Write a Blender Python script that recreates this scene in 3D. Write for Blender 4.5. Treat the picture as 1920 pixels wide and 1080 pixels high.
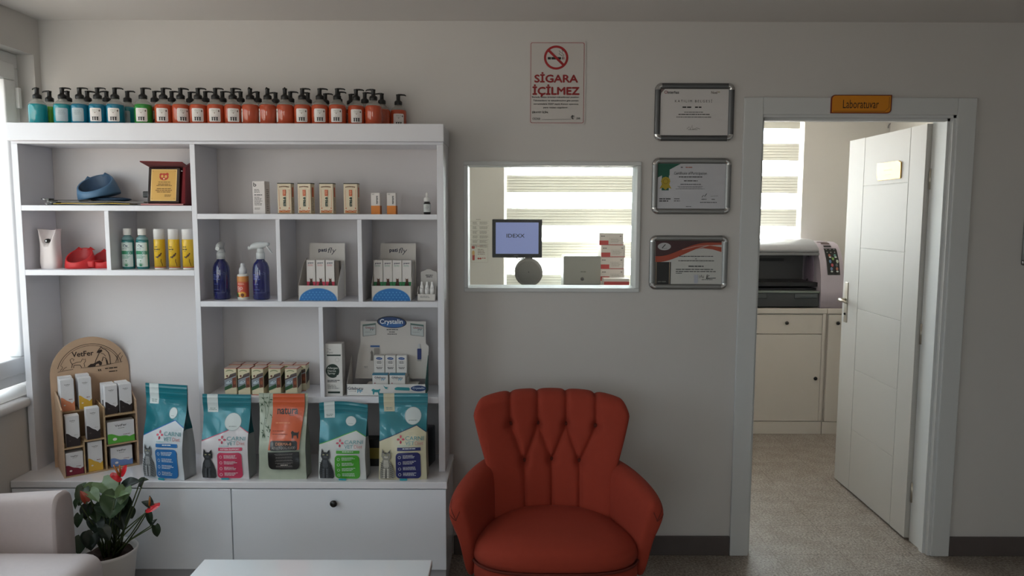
import bpy, bmesh, math, random
from mathutils import Vector, Matrix
from math import sin, cos, tan, pi, radians, atan2, sqrt, exp
random.seed(7)
for o in list(bpy.data.objects): bpy.data.objects.remove(o)
S = bpy.context.scene
COL = S.collection
# ------------------------------------------------------------ camera, world, exposure
FPX = 1400.0; PITCH = radians(5.7); ROLL = 0.003; EYE = 1.63
_r = Vector((cos(ROLL), sin(PITCH)*sin(ROLL), cos(PITCH)*sin(ROLL)))
_u = Vector((-sin(ROLL), sin(PITCH)*cos(ROLL), cos(PITCH)*cos(ROLL)))
_f = Vector((0, cos(PITCH), -sin(PITCH)))
cam = bpy.data.objects.new('camera', bpy.data.cameras.new('camera')); COL.objects.link(cam)
cam.matrix_world = Matrix(((_r.x,_u.x,-_f.x,0),(_r.y,_u.y,-_f.y,0),(_r.z,_u.z,-_f.z,EYE),(0,0,0,1)))
cam.data.sensor_width = 36; cam.data.lens = FPX/1920*36; cam.data.clip_start = .05
S.camera = cam
S.view_settings.view_transform = 'Standard'; S.view_settings.look = 'None'
S.view_settings.gamma = 1; S.view_settings.use_curve_mapping = False
S.view_settings.exposure = 0.0
W = bpy.data.worlds.new('world'); S.world = W; W.use_nodes = True
wn = W.node_tree; wn.nodes.clear()
tc = wn.nodes.new('ShaderNodeTexCoord'); sp = wn.nodes.new('ShaderNodeSeparateXYZ')
rp = wn.nodes.new('ShaderNodeValToRGB'); bg = wn.nodes.new('ShaderNodeBackground'); wo = wn.nodes.new('ShaderNodeOutputWorld')
rp.color_ramp.elements[0].position = .44; rp.color_ramp.elements[0].color = (.98,.88,.77,1)
rp.color_ramp.elements[1].position = .54; rp.color_ramp.elements[1].color = (.80,.92,1.0,1)
mr = wn.nodes.new('ShaderNodeMapRange'); mr.inputs[1].default_value = -1; mr.inputs[2].default_value = 1
wn.links.new(tc.outputs['Generated'], sp.inputs[0]); wn.links.new(sp.outputs['Z'], mr.inputs[0])
wn.links.new(mr.outputs[0], rp.inputs[0]); wn.links.new(rp.outputs[0], bg.inputs[0]); wn.links.new(bg.outputs[0], wo.inputs[0])
# the sunlit side of the sky lies beyond the laboratory
my = wn.nodes.new('ShaderNodeMapRange'); my.inputs[1].default_value = -1; my.inputs[2].default_value = 1
ry = wn.nodes.new('ShaderNodeValToRGB'); mm = wn.nodes.new('ShaderNodeMath'); mm.operation = 'MULTIPLY'; mm.inputs[1].default_value = 36.0
e = ry.color_ramp.elements; SKY = ((0, .122), (.35, .0500), (.62, .0500), (.95, 1.0))
e[0].position = SKY[0][0]; e[0].color = (SKY[0][1],)*3+(1,); e[1].position = SKY[3][0]; e[1].color = (SKY[3][1],)*3+(1,)
for p, v in SKY[1:3]: x = e.new(p); x.color = (v, v, v, 1)
wn.links.new(sp.outputs['Y'], my.inputs[0]); wn.links.new(my.outputs[0], ry.inputs[0]); wn.links.new(ry.outputs[0], mm.inputs[0]); wn.links.new(mm.outputs[0], bg.inputs['Strength'])

def portal(name, loc, rot, sx, sy):
    l = bpy.data.lights.new(name, 'AREA'); l.shape = 'RECTANGLE'; l.size = sx; l.size_y = sy
    l.cycles.is_portal = True
    o = bpy.data.objects.new(name, l); COL.objects.link(o); o.location = loc; o.rotation_euler = rot
portal('left_window_portal', (-2.30, 1.9, 1.58), (0, radians(-90), 0), 1.55, 3.1)
portal('lab_window_portal', (1.1, 6.2, 1.68), (radians(-90), 0, 0), 2.5, 1.5)
portal('fill_window_portal', (-1.33, -2.75, 1.5), (radians(90), 0, 0), 1.5, 1.7)  # samples the sky through the window added for fill

# ------------------------------------------------------------ helpers
def ray(px, py):
    return _f + _r*((px-960)/FPX) + _u*((540-py)/FPX)
def P(px, py, Y):
    d = ray(px, py); t = Y/d.y
    return Vector((d.x*t, Y, EYE+d.z*t))
def PZ(px, py, Z):
    d = ray(px, py); t = (Z-EYE)/d.z
    return Vector((d.x*t, d.y*t, Z))
def lin(h):
    if isinstance(h, str):
        h = h.lstrip('#'); c = [int(h[i:i+2],16)/255 for i in (0,2,4)]
        return tuple((x/12.92 if x <= .04045 else ((x+.055)/1.055)**2.4) for x in c)
    return tuple(h)
_mats = {}
def M(col, rough=.5, metal=0., trans=0., coat=0., noise=0., nscale=6., bump=0., bscale=200., sheen=0., emit=0.):
    key = (col, rough, metal, trans, coat, noise, nscale, bump, bscale, sheen, emit)
    if key in _mats: return _mats[key]
    m = bpy.data.materials.new('surface_%d' % len(_mats)); m.use_nodes = True
    nt = m.node_tree; b = nt.nodes['Principled BSDF']; c = lin(col)
    b.inputs['Base Color'].default_value = (*c, 1); b.inputs['Roughness'].default_value = rough
    b.inputs['Metallic'].default_value = metal; b.inputs['Transmission Weight'].default_value = trans
    b.inputs['Coat Weight'].default_value = coat; b.inputs['Sheen Weight'].default_value = sheen
    if emit:
        b.inputs['Emission Color'].default_value = (*c,1); b.inputs['Emission Strength'].default_value = emit
    if noise or bump:
        t = nt.nodes.new('ShaderNodeTexCoord')
    if noise:
        n = nt.nodes.new('ShaderNodeTexNoise'); n.inputs['Scale'].default_value = nscale; n.inputs['Detail'].default_value = 5
        mx = nt.nodes.new('ShaderNodeMix'); mx.data_type = 'RGBA'
        mx.inputs[6].default_value = (*[x*(1-noise) for x in c],1); mx.inputs[7].default_value = (*[min(1,x*(1+noise)) for x in c],1)
        nt.links.new(t.outputs['Object'], n.inputs['Vector']); nt.links.new(n.outputs['Fac'], mx.inputs[0]); nt.links.new(mx.outputs[2], b.inputs['Base Color'])
    if bump:
        n2 = nt.nodes.new('ShaderNodeTexNoise'); n2.inputs['Scale'].default_value = bscale; n2.inputs['Detail'].default_value = 3
        bp = nt.nodes.new('ShaderNodeBump'); bp.inputs['Strength'].default_value = bump; bp.inputs['Distance'].default_value = .002
        nt.links.new(t.outputs['Object'], n2.inputs['Vector']); nt.links.new(n2.outputs['Fac'], bp.inputs['Height']); nt.links.new(bp.outputs[0], b.inputs['Normal'])
    _mats[key] = m; return m

class MB:
    def __init__(s): s.v=[]; s.f=[]; s.mi=[]; s.sm=[]; s.mats=[]; s.X=Matrix.Identity(4)
    def slot(s, m):
        if m not in s.mats: s.mats.append(m)
        return s.mats.index(m)
    def add(s, vs, fs, m, smooth=False):
        b = len(s.v); k = s.slot(m); X = s.X
        s.v += [X @ Vector(p) for p in vs]
        for f in fs: s.f.append([b+i for i in f]); s.mi.append(k); s.sm.append(smooth)
        return s
    def box(s, x0,x1,y0,y1,z0,z1, m, bev=0, seg=2):
        if not bev:
            vs=[(x,y,z) for z in (z0,z1) for y in (y0,y1) for x in (x0,x1)]
            return s.add(vs, [(0,2,3,1),(4,5,7,6),(0,1,5,4),(2,6,7,3),(0,4,6,2),(1,3,7,5)], m)
        bm = bmesh.new(); bmesh.ops.create_cube(bm, size=1)
        for v in bm.verts: v.co = Vector(((x0+x1)/2+v.co.x*(x1-x0), (y0+y1)/2+v.co.y*(y1-y0), (z0+z1)/2+v.co.z*(z1-z0)))
        bmesh.ops.bevel(bm, geom=bm.edges[:], offset=bev, segments=seg, affect='EDGES', profile=.5)
        return s.bm(bm, m, bev > .004)
    def bm(s, bm, m, smooth=False):
        bm.verts.index_update()
        s.add([v.co.copy() for v in bm.verts], [[v.index for v in f.verts] for f in bm.faces], m, smooth); bm.free(); return s
    def lathe(s, prof, m, seg=28, c=(0,0,0), sy=1., smooth=True, axis='z'):
        n=len(prof); vs=[]
        for r,z in prof:
            for k in range(seg):
                a=2*pi*k/seg; p=(r*cos(a), sy*r*sin(a), z)
                if axis=='y': p=(p[0], p[2], p[1])
                if axis=='x': p=(p[2], p[0], p[1])
                vs.append((c[0]+p[0],c[1]+p[1],c[2]+p[2]))
        ms = m if isinstance(m, list) else [m]*(n-1)
        for i in range(n-1):
            pass
        b=len(s.v); s.v += [s.X @ Vector(p) for p in vs]
        def q(f, mm, sm): s.f.append([b+i for i in f]); s.mi.append(s.slot(mm)); s.sm.append(sm)
        for i in range(n-1):
            for k in range(seg):
                k2=(k+1)%seg; q((i*seg+k,i*seg+k2,(i+1)*seg+k2,(i+1)*seg+k), ms[i], smooth)
        if prof[0][0] > 1e-6: q(list(range(seg))[::-1], ms[0], False)
        if prof[-1][0] > 1e-6: q([(n-1)*seg+k for k in range(seg)], ms[-1], False)
        return s
    def tube(s, pts, r, m, seg=8, caps=True):
        pts=[Vector(p) for p in pts]; n=len(pts); rs = r if isinstance(r,(list,tuple)) else [r]*n
        vs=[]; up=Vector((0,0,1)); prev=None
        for i,p in enumerate(pts):
            d=(pts[min(i+1,n-1)]-pts[max(i-1,0)]).normalized()
            if prev is None:
                a = d.cross(up) if abs(d.dot(up))<.95 else d.cross(Vector((1,0,0)))
            else: a = prev - d*prev.dot(d)
            a.normalize(); prev=a; b=d.cross(a)
            for k in range(seg):
                t=2*pi*k/seg; vs.append(p+(a*cos(t)+b*sin(t))*rs[i])
        fs=[(i*seg+k,i*seg+(k+1)%seg,(i+1)*seg+(k+1)%seg,(i+1)*seg+k) for i in range(n-1) for k in range(seg)]
        if caps: fs += [list(range(seg))[::-1], [(n-1)*seg+k for k in range(seg)]]
        return s.add(vs, fs, m, True)
    def grid(s, fn, nu, nv, m, smooth=True, closeu=False):
        vs=[fn(i/(nu if closeu else nu-1), j/(nv-1)) for j in range(nv) for i in range(nu)]
        fs=[]
        for j in range(nv-1):
            for i in range(nu if closeu else nu-1):
                i2=(i+1)%nu; fs.append((j*nu+i, j*nu+i2, (j+1)*nu+i2, (j+1)*nu+i))
        return s.add(vs, fs, m, smooth)
    def prism(s, poly, y0, y1, m, axis='y', smooth=False):
        n=len(poly)
        def mk(p,t):
            if axis=='y': return (p[0],t,p[1])
            if axis=='x': return (t,p[0],p[1])
            return (p[0],p[1],t)
        vs=[mk(p,y0) for p in poly]+[mk(p,y1) for p in poly]
        fs=[list(range(n))[::-1], [n+i for i in range(n)]]
        s.add(vs, fs, m)
        fs=[(i,(i+1)%n,n+(i+1)%n,n+i) for i in range(n)]
        return s.add(vs, fs, m, smooth)
    def ball(s, c, r, m, sx=1, sy=1, sz=1, seg=14):
        pr=[(r*sin(pi*i/8)*sx, -r*cos(pi*i/8)*sz) for i in range(9)]; pr[0]=(0,pr[0][1]); pr[-1]=(0,pr[-1][1])
        return s.lathe(pr, m, seg, c, sy/sx)
    def build(s, name, parent=None, loc=None, rot=None):
        me=bpy.data.meshes.new(name); me.from_pydata([tuple(p) for p in s.v], [], s.f)
        for m in s.mats: me.materials.append(m)
        me.polygons.foreach_set('material_index', s.mi); me.polygons.foreach_set('use_smooth', s.sm)
        me.validate(); me.update()
        bm=bmesh.new(); bm.from_mesh(me); bmesh.ops.recalc_face_normals(bm, faces=bm.faces[:]) if len(bm.faces)<9000 else None; bm.to_mesh(me); bm.free()
        o=bpy.data.objects.new(name, me); COL.objects.link(o)
        if parent: o.parent=parent
        if loc is not None: o.location=loc
        if rot is not None: o.rotation_euler=(0,0,rot)
        return o

_tx = {}
def text_mesh(t, bold=0.0, res=3):
    k=(t,bold,res)
    if k not in _tx:
        cu=bpy.data.curves.new('glyphs','FONT'); cu.body=t; cu.size=1; cu.resolution_u=res; cu.offset=bold; cu.fill_mode='FRONT'
        ob=bpy.data.objects.new('glyphs',cu); me=bpy.data.meshes.new_from_object(ob)
        vs=[(v.co.x,v.co.y) for v in me.vertices]; fs=[list(p.vertices) for p in me.polygons]
        bpy.data.objects.remove(ob); bpy.data.curves.remove(cu); bpy.data.meshes.remove(me)
        xs=[v[0] for v in vs] or [0,1]; ys=[v[1] for v in vs] or [0,1]
        _tx[k]=(vs,fs,min(xs),max(xs),min(ys),max(ys))
    return _tx[k]

class Cv:
    """printed surface: 2-D marks with y down, mapped by mapf(u, v, lift)"""
    def __init__(s, mb, mapf, base=.0003, step=.00012, cut=None): s.mb=mb; s.f=mapf; s.o=base; s.st=step; s.cut=cut
    def _emit(s, vs, fs, m, cut=True):
        s.o += s.st
        if s.cut and cut and vs:
            bm=bmesh.new(); bv=[bm.verts.new((x,y,0)) for x,y in vs]
            for f in fs:
                try: bm.faces.new([bv[i] for i in f])
                except ValueError: pass
            if any(len(f)>4 for f in fs): bmesh.ops.triangulate(bm, faces=bm.faces[:])
            xs=[p[0] for p in vs]; ys=[p[1] for p in vs]
            for ax,st in ((0,s.cut[0]),(1,s.cut[1])):
                if not st: continue
                lo,hi=(min(xs),max(xs)) if ax==0 else (min(ys),max(ys)); k=math.floor(lo/st)+1
                while k*st < hi-1e-6:
                    bmesh.ops.bisect_plane(bm, geom=bm.verts[:]+bm.edges[:]+bm.faces[:], plane_co=(k*st,0,0) if ax==0 else (0,k*st,0), plane_no=(1,0,0) if ax==0 else (0,1,0))
                    k+=1
            bm.verts.index_update(); vs=[(v.co.x,v.co.y) for v in bm.verts]; fs=[[v.index for v in f.verts] for f in bm.faces]; bm.free()
        s.mb.add([s.f(x,y,s.o) for x,y in vs], fs, m)
    def poly(s, pts, m): s._emit(pts, [list(range(len(pts)))], m)
    def rect(s, x0,y0,x1,y1, m, r=0):
        if not r: return s.poly([(x0,y0),(x1,y0),(x1,y1),(x0,y1)], m)
        pts=[]
        for cx,cy,a0 in ((x1-r,y0+r,-90),(x1-r,y1-r,0),(x0+r,y1-r,90),(x0+r,y0+r,180)):
            for k in range(6): a=radians(a0+k*18); pts.append((cx+r*cos(a), cy+r*sin(a)))
        s.poly(pts, m)
    def frame(s, x0,y0,x1,y1,w,m):
        s._emit([(x0,y0),(x1,y0),(x1,y1),(x0,y1),(x0+w,y0+w),(x1-w,y0+w),(x1-w,y1-w),(x0+w,y1-w)], [(0,1,5,4),(1,2,6,5),(2,3,7,6),(3,0,4,7)], m)
    def ell(s, cx,cy,rx,ry,m,n=24,rot=0):
        s.poly([(cx+rx*cos(2*pi*k/n)*cos(rot)-ry*sin(2*pi*k/n)*sin(rot), cy+rx*cos(2*pi*k/n)*sin(rot)+ry*sin(2*pi*k/n)*cos(rot)) for k in range(n)], m)
    def ring(s, cx,cy,r,w,m,a0=0,a1=360,n=32,sy=1.):
        pts=[];fs=[]
        for k in range(n+1):
            a=radians(a0+(a1-a0)*k/n)
            pts += [(cx+r*cos(a),cy+sy*r*sin(a)),(cx+(r-w)*cos(a),cy+sy*(r-w)*sin(a))]
            if k: fs.append((2*k-2,2*k,2*k+1,2*k-1))
        s._emit(pts,fs,m)
    def line(s, pts, w, m):
        vs=[];fs=[]; n=len(pts)
        for i,p in enumerate(pts):
            a=pts[max(i-1,0)]; b=pts[min(i+1,n-1)]; dx,dy=b[0]-a[0],b[1]-a[1]; l=sqrt(dx*dx+dy*dy) or 1
            vs += [(p[0]-dy/l*w/2,p[1]+dx/l*w/2),(p[0]+dy/l*w/2,p[1]-dx/l*w/2)]
            if i: fs.append((2*i-2,2*i,2*i+1,2*i-1))
        s._emit(vs,fs,m)
    def text(s, t, x0,y0,x1,y1, m, bold=0., shear=0., rot=0, res=3):
        vs,fs,a,b,c,d = text_mesh(t,0,res); H=y1-y0
        if bold>=.02:       # heavier strokes: the same glyphs nudged a little each way
            e=bold*H; x0+=e; x1-=e; y0+=e; y1-=e; sh=((-e,0),(e,0),(0,-e),(0,e),(0,0))
        else: sh=((0,0),)
        for ox,oy in sh: s._glyphs(vs,fs,a,b,c,d,x0+ox,y0+oy,x1+ox,y1+oy,m,shear,rot)
    def _glyphs(s,vs,fs,a,b,c,d,x0,y0,x1,y1,m,shear,rot):
        out=[]; s.o -= s.st*.8
        for x,y in vs:
            u=(x-a)/max(b-a,1e-6); v=(d-y)/max(d-c,1e-6)
            if rot==90: u,v = v,1-u      # reads upward
            out.append((x0+u*(x1-x0)+shear*(1-v)*(y1-y0), y0+v*(y1-y0)))
        s._emit(out, fs, m, cut=False)
    def greek(s, x0,y0,x1,y1,n,m,align='l',seed=0,fill=.48):
        """n lines of writing too small to read: short word-long strokes"""
        rg=random.Random(seed*31+n); h=(y1-y0)/n; vs=[];fs=[]
        for i in range(n):
            L=(x1-x0)*rg.uniform(.65,1.); st = x0 if align=='l' else x0+(x1-x0-L)/2
            x=st; yy=y0+i*h
            while x < st+L-h*.3:
                w=min(rg.uniform(1.2,4.)*h*.7, st+L-x); b=len(vs)
                vs += [(x,yy),(x+w,yy),(x+w,yy+h*fill),(x,yy+h*fill)]; fs.append((b,b+1,b+2,b+3)); x += w+h*.26
        s._emit(vs,fs,m)

def flat(O, ex, ey, n=(0,-1,0)):
    O=Vector(O); ex=Vector(ex); ey=Vector(ey); n=Vector(n)
    return lambda u,v,o: O+ex*u+ey*v+n*o
def front(w, h, W, H, y=0., x0=None, z0=0.):
    """map a W x H drawing (y down) on a w x h face at y looking at -y"""
    x0 = -w/2 if x0 is None else x0
    return flat((x0,y,z0+h), (w/W,0,0), (0,0,-h/H))
def cyl(r, ztop, su, sv, cx=0, cy=0, a0=0., sy=1.):
    """wrap: u in units of su metres along the girth, centred on -y"""
    return lambda u,v,o: Vector((cx+(r+o)*sin(u*su/r+a0), cy-sy*(r+o)*cos(u*su/r+a0), ztop-v*sv))

def tag(o, label=None, cat=None, group=None, kind=None):
    if label: o['label']=label
    if cat: o['category']=cat
    if group: o['group']=group
    if kind: o['kind']=kind
    return o
def thing(name, label, cat, loc=(0,0,0), rot=0, group=None):
    o=bpy.data.objects.new(name,None); COL.objects.link(o); o.empty_display_size=.05
    o.location=loc; o.rotation_euler=(0,0,rot); return tag(o,label,cat,group)
def struct(mb, name): return tag(mb.build(name), kind='structure')
def kids(o): return [c for c in bpy.data.objects if c.parent==o]
def copy_tree(o, parent=None):
    c=o.copy(); COL.objects.link(c)
    if parent: c.parent=parent
    for k in kids(o): copy_tree(k,c)
    return c
def dup(o, loc, rot=0, label=None, group=None):
    c=copy_tree(o); c.location=loc; c.rotation_euler=(0,0,rot)
    if label: c['label']=label
    if group: c['group']=group
    return c
ORD=['first','second','third','fourth','fifth','sixth','seventh','eighth','ninth','tenth','eleventh','twelfth','thirteenth','fourteenth','fifteenth','sixteenth','seventeenth','eighteenth','nineteenth','twentieth']
# common materials
white = M('e4e4e6', .35, coat=.15)
lacq  = M('eeeef0', .22, coat=.3)
black = M('0c0c0d', .4); ink=M('1a1a1c',.6); paper=M('e6e3de',.6)
grey=M('8a8a8a',.5); chrome=M('c8c8c8',.12,1.); alu=M('9a9c9c',.38,.9); lightgrey=M('c9c9c7',.45)
red=M('b01818',.5); silver=M('b8b8b8',.3,1.)
# ------------------------------------------------------------ the rooms
wallm = M('d0cdca', .85, noise=.02, nscale=3, bump=.08, bscale=120)
labwall = M('e3dfd8', .85, noise=.02, nscale=3, bump=.08, bscale=120)
ceilm = M('d9d5d2', .9, noise=.02, nscale=2)
framem = M('d3d5d5', .55)
skirt = M('5a5250', .5, noise=.2, nscale=12)
def floor_mat():
    m=bpy.data.materials.new('speckled_vinyl'); m.use_nodes=True; nt=m.node_tree; b=nt.nodes['Principled BSDF']
    t=nt.nodes.new('ShaderNodeTexCoord'); N=nt.nodes.new; L=nt.links.new
    n1=N('ShaderNodeTexNoise'); n1.inputs['Scale'].default_value=95; n1.inputs['Detail'].default_value=6; n1.inputs['Roughness'].default_value=.75
    n2=N('ShaderNodeTexNoise'); n2.inputs['Scale'].default_value=9; n2.inputs['Detail'].default_value=4
    vo=N('ShaderNodeTexVoronoi'); vo.inputs['Scale'].default_value=130
    r1=N('ShaderNodeValToRGB'); e=r1.color_ramp.elements; e[0].position=.36; e[0].color=(.125,.105,.087,1); e[1].position=.68; e[1].color=(.62,.57,.51,1); x=e.new(.5); x.color=(.34,.30,.265,1)
    r2=N('ShaderNodeValToRGB'); e=r2.color_ramp.elements; e[0].position=.35; e[0].color=(.80,.76,.72,1); e[1].position=.65; e[1].color=(1,1,1,1)
    mx=N('ShaderNodeMix'); mx.data_type='RGBA'; mx.blend_type='MULTIPLY'; mx.inputs[0].default_value=1
    r3=N('ShaderNodeValToRGB'); e=r3.color_ramp.elements; e[0].position=.05; e[0].color=(1.35,1.32,1.28,1); e[1].position=.22; e[1].color=(1,1,1,1)
    mx2=N('ShaderNodeMix'); mx2.data_type='RGBA'; mx2.blend_type='MULTIPLY'; mx2.inputs[0].default_value=1
    br=N('ShaderNodeTexBrick'); br.offset=0; br.inputs['Scale'].default_value=1; br.inputs['Brick Width'].default_value=.3333; br.inputs['Row Height'].default_value=.3333
    br.inputs['Mortar Size'].default_value=.0018; br.inputs['Color1'].default_value=(1,1,1,1); br.inputs['Color2'].default_value=(.93,.93,.93,1); br.inputs['Mortar'].default_value=(.62,.6,.58,1)
    mp=N('ShaderNodeMapping'); mp.inputs['Location'].default_value=(.07,.215,0)
    mx3=N('ShaderNodeMix'); mx3.data_type='RGBA'; mx3.blend_type='MULTIPLY'; mx3.inputs[0].default_value=1
    for n in (n1,n2,vo,mp): L(t.outputs['Object'], n.inputs['Vector'])
    L(mp.outputs[0], br.inputs['Vector'])
    L(n1.outputs['Fac'],r1.inputs[0]); L(n2.outputs['Fac'],r2.inputs[0]); L(vo.outputs['Distance'],r3.inputs[0])
    L(r1.outputs[0],mx.inputs[6]); L(r2.outputs[0],mx.inputs[7]); L(mx.outputs[2],mx2.inputs[6]); L(r3.outputs[0],mx2.inputs[7])
    L(mx2.outputs[2],mx3.inputs[6]); L(br.outputs['Color'],mx3.inputs[7]); L(mx3.outputs[2],b.inputs['Base Color'])
    b.inputs['Roughness'].default_value=.42
    return m
XL=-2.13; XR=3.6; YB=3.45; YT=3.60; YF=-2.6; ZC=2.488; LB=5.93; LR=2.95; LL=-1.6
struct(MB().box(-2.4,4.0,-2.9,6.3,-.1,0,floor_mat()), 'floor')
struct(MB().box(-2.4,4.0,-2.9,6.3,ZC,ZC+.1,ceilm), 'ceiling')
w=MB()
WX0,WX1,WZ0,WZ1=-.212,.581,1.278,1.857; DX0,DX1,DZ1=1.125,2.012,2.085
for a in ((XL-.25,WX0,0,ZC),(WX0,WX1,0,WZ0),(WX0,WX1,WZ1,ZC),(WX1,DX0,0,ZC),(DX0,DX1,DZ1,ZC),(DX1,4.0,0,ZC)):
    w.box(a[0],a[1],YB,YT,a[2],a[3],wallm)
struct(w,'wall_back')
WINZ0,WINZ1,WY0,WY1=.834,2.325,.35,3.405
w=MB()
for a in ((YF-.3,WY0,0,ZC),(WY0,WY1,0,WINZ0),(WY0,WY1,WINZ1,ZC),(WY1,YB,0,ZC)): w.box(XL-.25,XL,a[0],a[1],a[2],a[3],wallm)
struct(w,'wall_left')
struct(MB().box(XR,XR+.2,YF-.3,YB,0,ZC,wallm),'wall_right')
w=MB()
for a in ((-2.38,-2.05,0,ZC),(-2.05,-.62,0,.75),(-2.05,-.62,2.25,ZC),(-.62,3.8,0,ZC)): w.box(a[0],a[1],YF-.2,YF,a[2],a[3],wallm)  # opening left for the added fill window
struct(w,'wall_front')
# laboratory shell
LWX0,LWX1,LWZ0,LWZ1=-.065,2.285,.98,2.42
w=MB()
for a in ((LL-.2,LWX0,0,ZC),(LWX0,LWX1,0,LWZ0),(LWX0,LWX1,LWZ1,ZC),(LWX1,LR+.2,0,ZC)): w.box(a[0],a[1],LB,LB+.25,a[2],a[3],labwall)
struct(w,'wall_lab_back')
struct(MB().box(LL-.2,LL,YT,LB,0,ZC,labwall),'wall_lab_left')
struct(MB().box(LR,LR+.2,YT,LB,0,ZC,labwall),'wall_lab_right')
# skirting
struct(MB().box(-.275,1.046,YB-.014,YB,0,.094,skirt,.003),'baseboard_back')
struct(MB().box(2.098,XR,YB-.014,YB,0,.094,skirt,.003),'baseboard_right')
struct(MB().box(XL,XL+.014,YF,3.06,0,.094,skirt,.003),'baseboard_left')
# glass that lets daylight straight through
def glass_mat():
    m=bpy.data.materials.new('window_glass'); m.use_nodes=True; nt=m.node_tree; nt.nodes.clear()
    o=nt.nodes.new('ShaderNodeOutputMaterial'); mx=nt.nodes.new('ShaderNodeMixShader'); tr=nt.nodes.new('ShaderNodeBsdfTransparent'); gl=nt.nodes.new('ShaderNodeBsdfGlossy')
    lw=nt.nodes.new('ShaderNodeLayerWeight'); pw=nt.nodes.new('ShaderNodeMath'); pw.operation='POWER'; pw.inputs[1].default_value=5
    fr=nt.nodes.new('ShaderNodeMath'); fr.operation='MULTIPLY_ADD'; fr.inputs[1].default_value=.5; fr.inputs[2].default_value=.03
    nt.links.new(lw.outputs['Facing'],pw.inputs[0]); nt.links.new(pw.outputs[0],fr.inputs[0]); gl.inputs['Roughness'].default_value=.02; tr.inputs[0].default_value=(.97,.985,.98,1)
    nt.links.new(fr.outputs[0],mx.inputs[0]); nt.links.new(tr.outputs[0],mx.inputs[1]); nt.links.new(gl.outputs[0],mx.inputs[2]); nt.links.new(mx.outputs[0],o.inputs[0]); return m
glass=glass_mat()
pvc=M('e9e9ea',.3,coat=.2)
# left window: outer frame, two sashes
def ring_x(mb,x0,x1,y0,y1,z0,z1,w,m,bev=.004):
    mb.box(x0,x1,y0,y1,z0,z0+w,m,bev); mb.box(x0,x1,y0,y1,z1-w,z1,m,bev); mb.box(x0,x1,y0,y0+w,z0+w,z1-w,m,bev); mb.box(x0,x1,y1-w,y1,z0+w,z1-w,m,bev)
def ring_y(mb,x0,x1,y0,y1,z0,z1,w,m,bev=.003):
    mb.box(x0,x1,y0,y1,z0,z0+w,m,bev); mb.box(x0,x1,y0,y1,z1-w,z1,m,bev); mb.box(x0,x0+w,y0,y1,z0+w,z1-w,m,bev); mb.box(x1-w,x1,y0,y1,z0+w,z1-w,m,bev)
wf=MB(); ring_x(wf,-2.265,-2.205,WY0,WY1,WINZ0+.03,WINZ1,.062,pvc); wf.box(-2.265,-2.205,1.85,1.93,WINZ0+.06,WINZ1-.05,pvc,.004)
win1=struct(wf,'window_1')
for k,(a,b) in enumerate(((.40,1.86),(1.92,3.355))):
    s=MB(); ring_x(s,-2.245,-2.185,a,b,WINZ0+.078,WINZ1-.048,.075,pvc,.006); so=s.build('sash',win1)
    MB().box(-2.222,-2.216,a+.06,b-.06,WINZ0+.14,WINZ1-.11,glass).build('pane',so)
    MB().box(-2.187,-2.178,b-.05 if k==0 else a+.02,b-.02 if k==0 else a+.05,1.45,1.53,silver,.003).tube([(-2.165,(b-.035 if k==0 else a+.035),1.5),(-2.165,(b-.035 if k==0 else a+.035),1.38)],.009,silver).build('handle',so)
hb=MB(); hb.box(-2.188,-2.172,3.350,3.372,2.085,2.175,pvc,.004); hb.box(-2.188,-2.172,3.350,3.372,1.05,1.14,pvc,.004); hb.build('hinge',win1)
struct(MB().box(-2.21,-2.09,WY0-.03,3.19,WINZ0-.045,WINZ0-.004,M('e2e0e0',.3,coat=.3),.016,4).box(-2.21,-2.135,3.19,WY1,WINZ0-.045,WINZ0-.004,M('e2e0e0',.3,coat=.3)),'trim_1')
# assumed window, unseen behind the viewer, added to give fill light
wf=MB(); ring_y(wf,-2.05,-.62,YF-.12,YF-.06,.75,2.25,.07,pvc); wf.box(-1.365,-1.305,YF-.12,YF-.06,.8,2.2,pvc); w4=struct(wf,'fill_window')
MB().box(-2.0,-.67,YF-.095,YF-.089,.8,2.2,glass).build('pane',w4)
# pass-through window in the back wall
wf=MB(); ring_y(wf,-.222,.589,YB-.012,YB+.004,1.268,1.867,.0185,framem,.004)
wf.box(-.212,-.2035,YB,YT,1.278,1.857,framem); wf.box(.5725,.581,YB,YT,1.278,1.857,framem); wf.box(-.2035,.5725,YB,YT,1.278,1.2865,framem); wf.box(-.2035,.5725,YB,YT,1.8485,1.857,framem)
w2=struct(wf,'window_2'); MB().box(-.2035,.5725,3.52,3.526,1.2865,1.8485,glass).build('pane',w2)
# laboratory window
wf=MB(); ring_y(wf,LWX0,LWX1,LB+.14,LB+.2,LWZ0,LWZ1,.06,pvc); w3=struct(wf,'window_3')
MB().box(LWX0+.05,LWX1-.05,LB+.165,LB+.171,LWZ0+.05,LWZ1-.05,glass).build('pane',w3)
# zebra blind
def cloth(name, c, tr, through):
    m=bpy.data.materials.new(name); m.use_nodes=True; nt=m.node_tree; nt.nodes.clear(); N=nt.nodes.new; L=nt.links.new
    o=N('ShaderNodeOutputMaterial'); d=N('ShaderNodeBsdfDiffuse'); t=N('ShaderNodeBsdfTranslucent'); p=N('ShaderNodeBsdfTransparent'); a=N('ShaderNodeMixShader'); b=N('ShaderNodeMixShader')
    d.inputs[0].default_value=(*lin(c),1); t.inputs[0].default_value=(*lin(c),1); a.inputs[0].default_value=tr; b.inputs[0].default_value=through
    L(d.outputs[0],a.inputs[1]); L(t.outputs[0],a.inputs[2]); L(a.outputs[0],b.inputs[1]); L(p.outputs[0],b.inputs[2]); L(b.outputs[0],o.inputs[0]); return m
dense=cloth('blind_cloth','e6e4dc',.165,.0); pleat=cloth('blind_crease','c2beb3',.15,.0); sheer=cloth('blind_sheer','f4f2ec',.5,.75)
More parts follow.
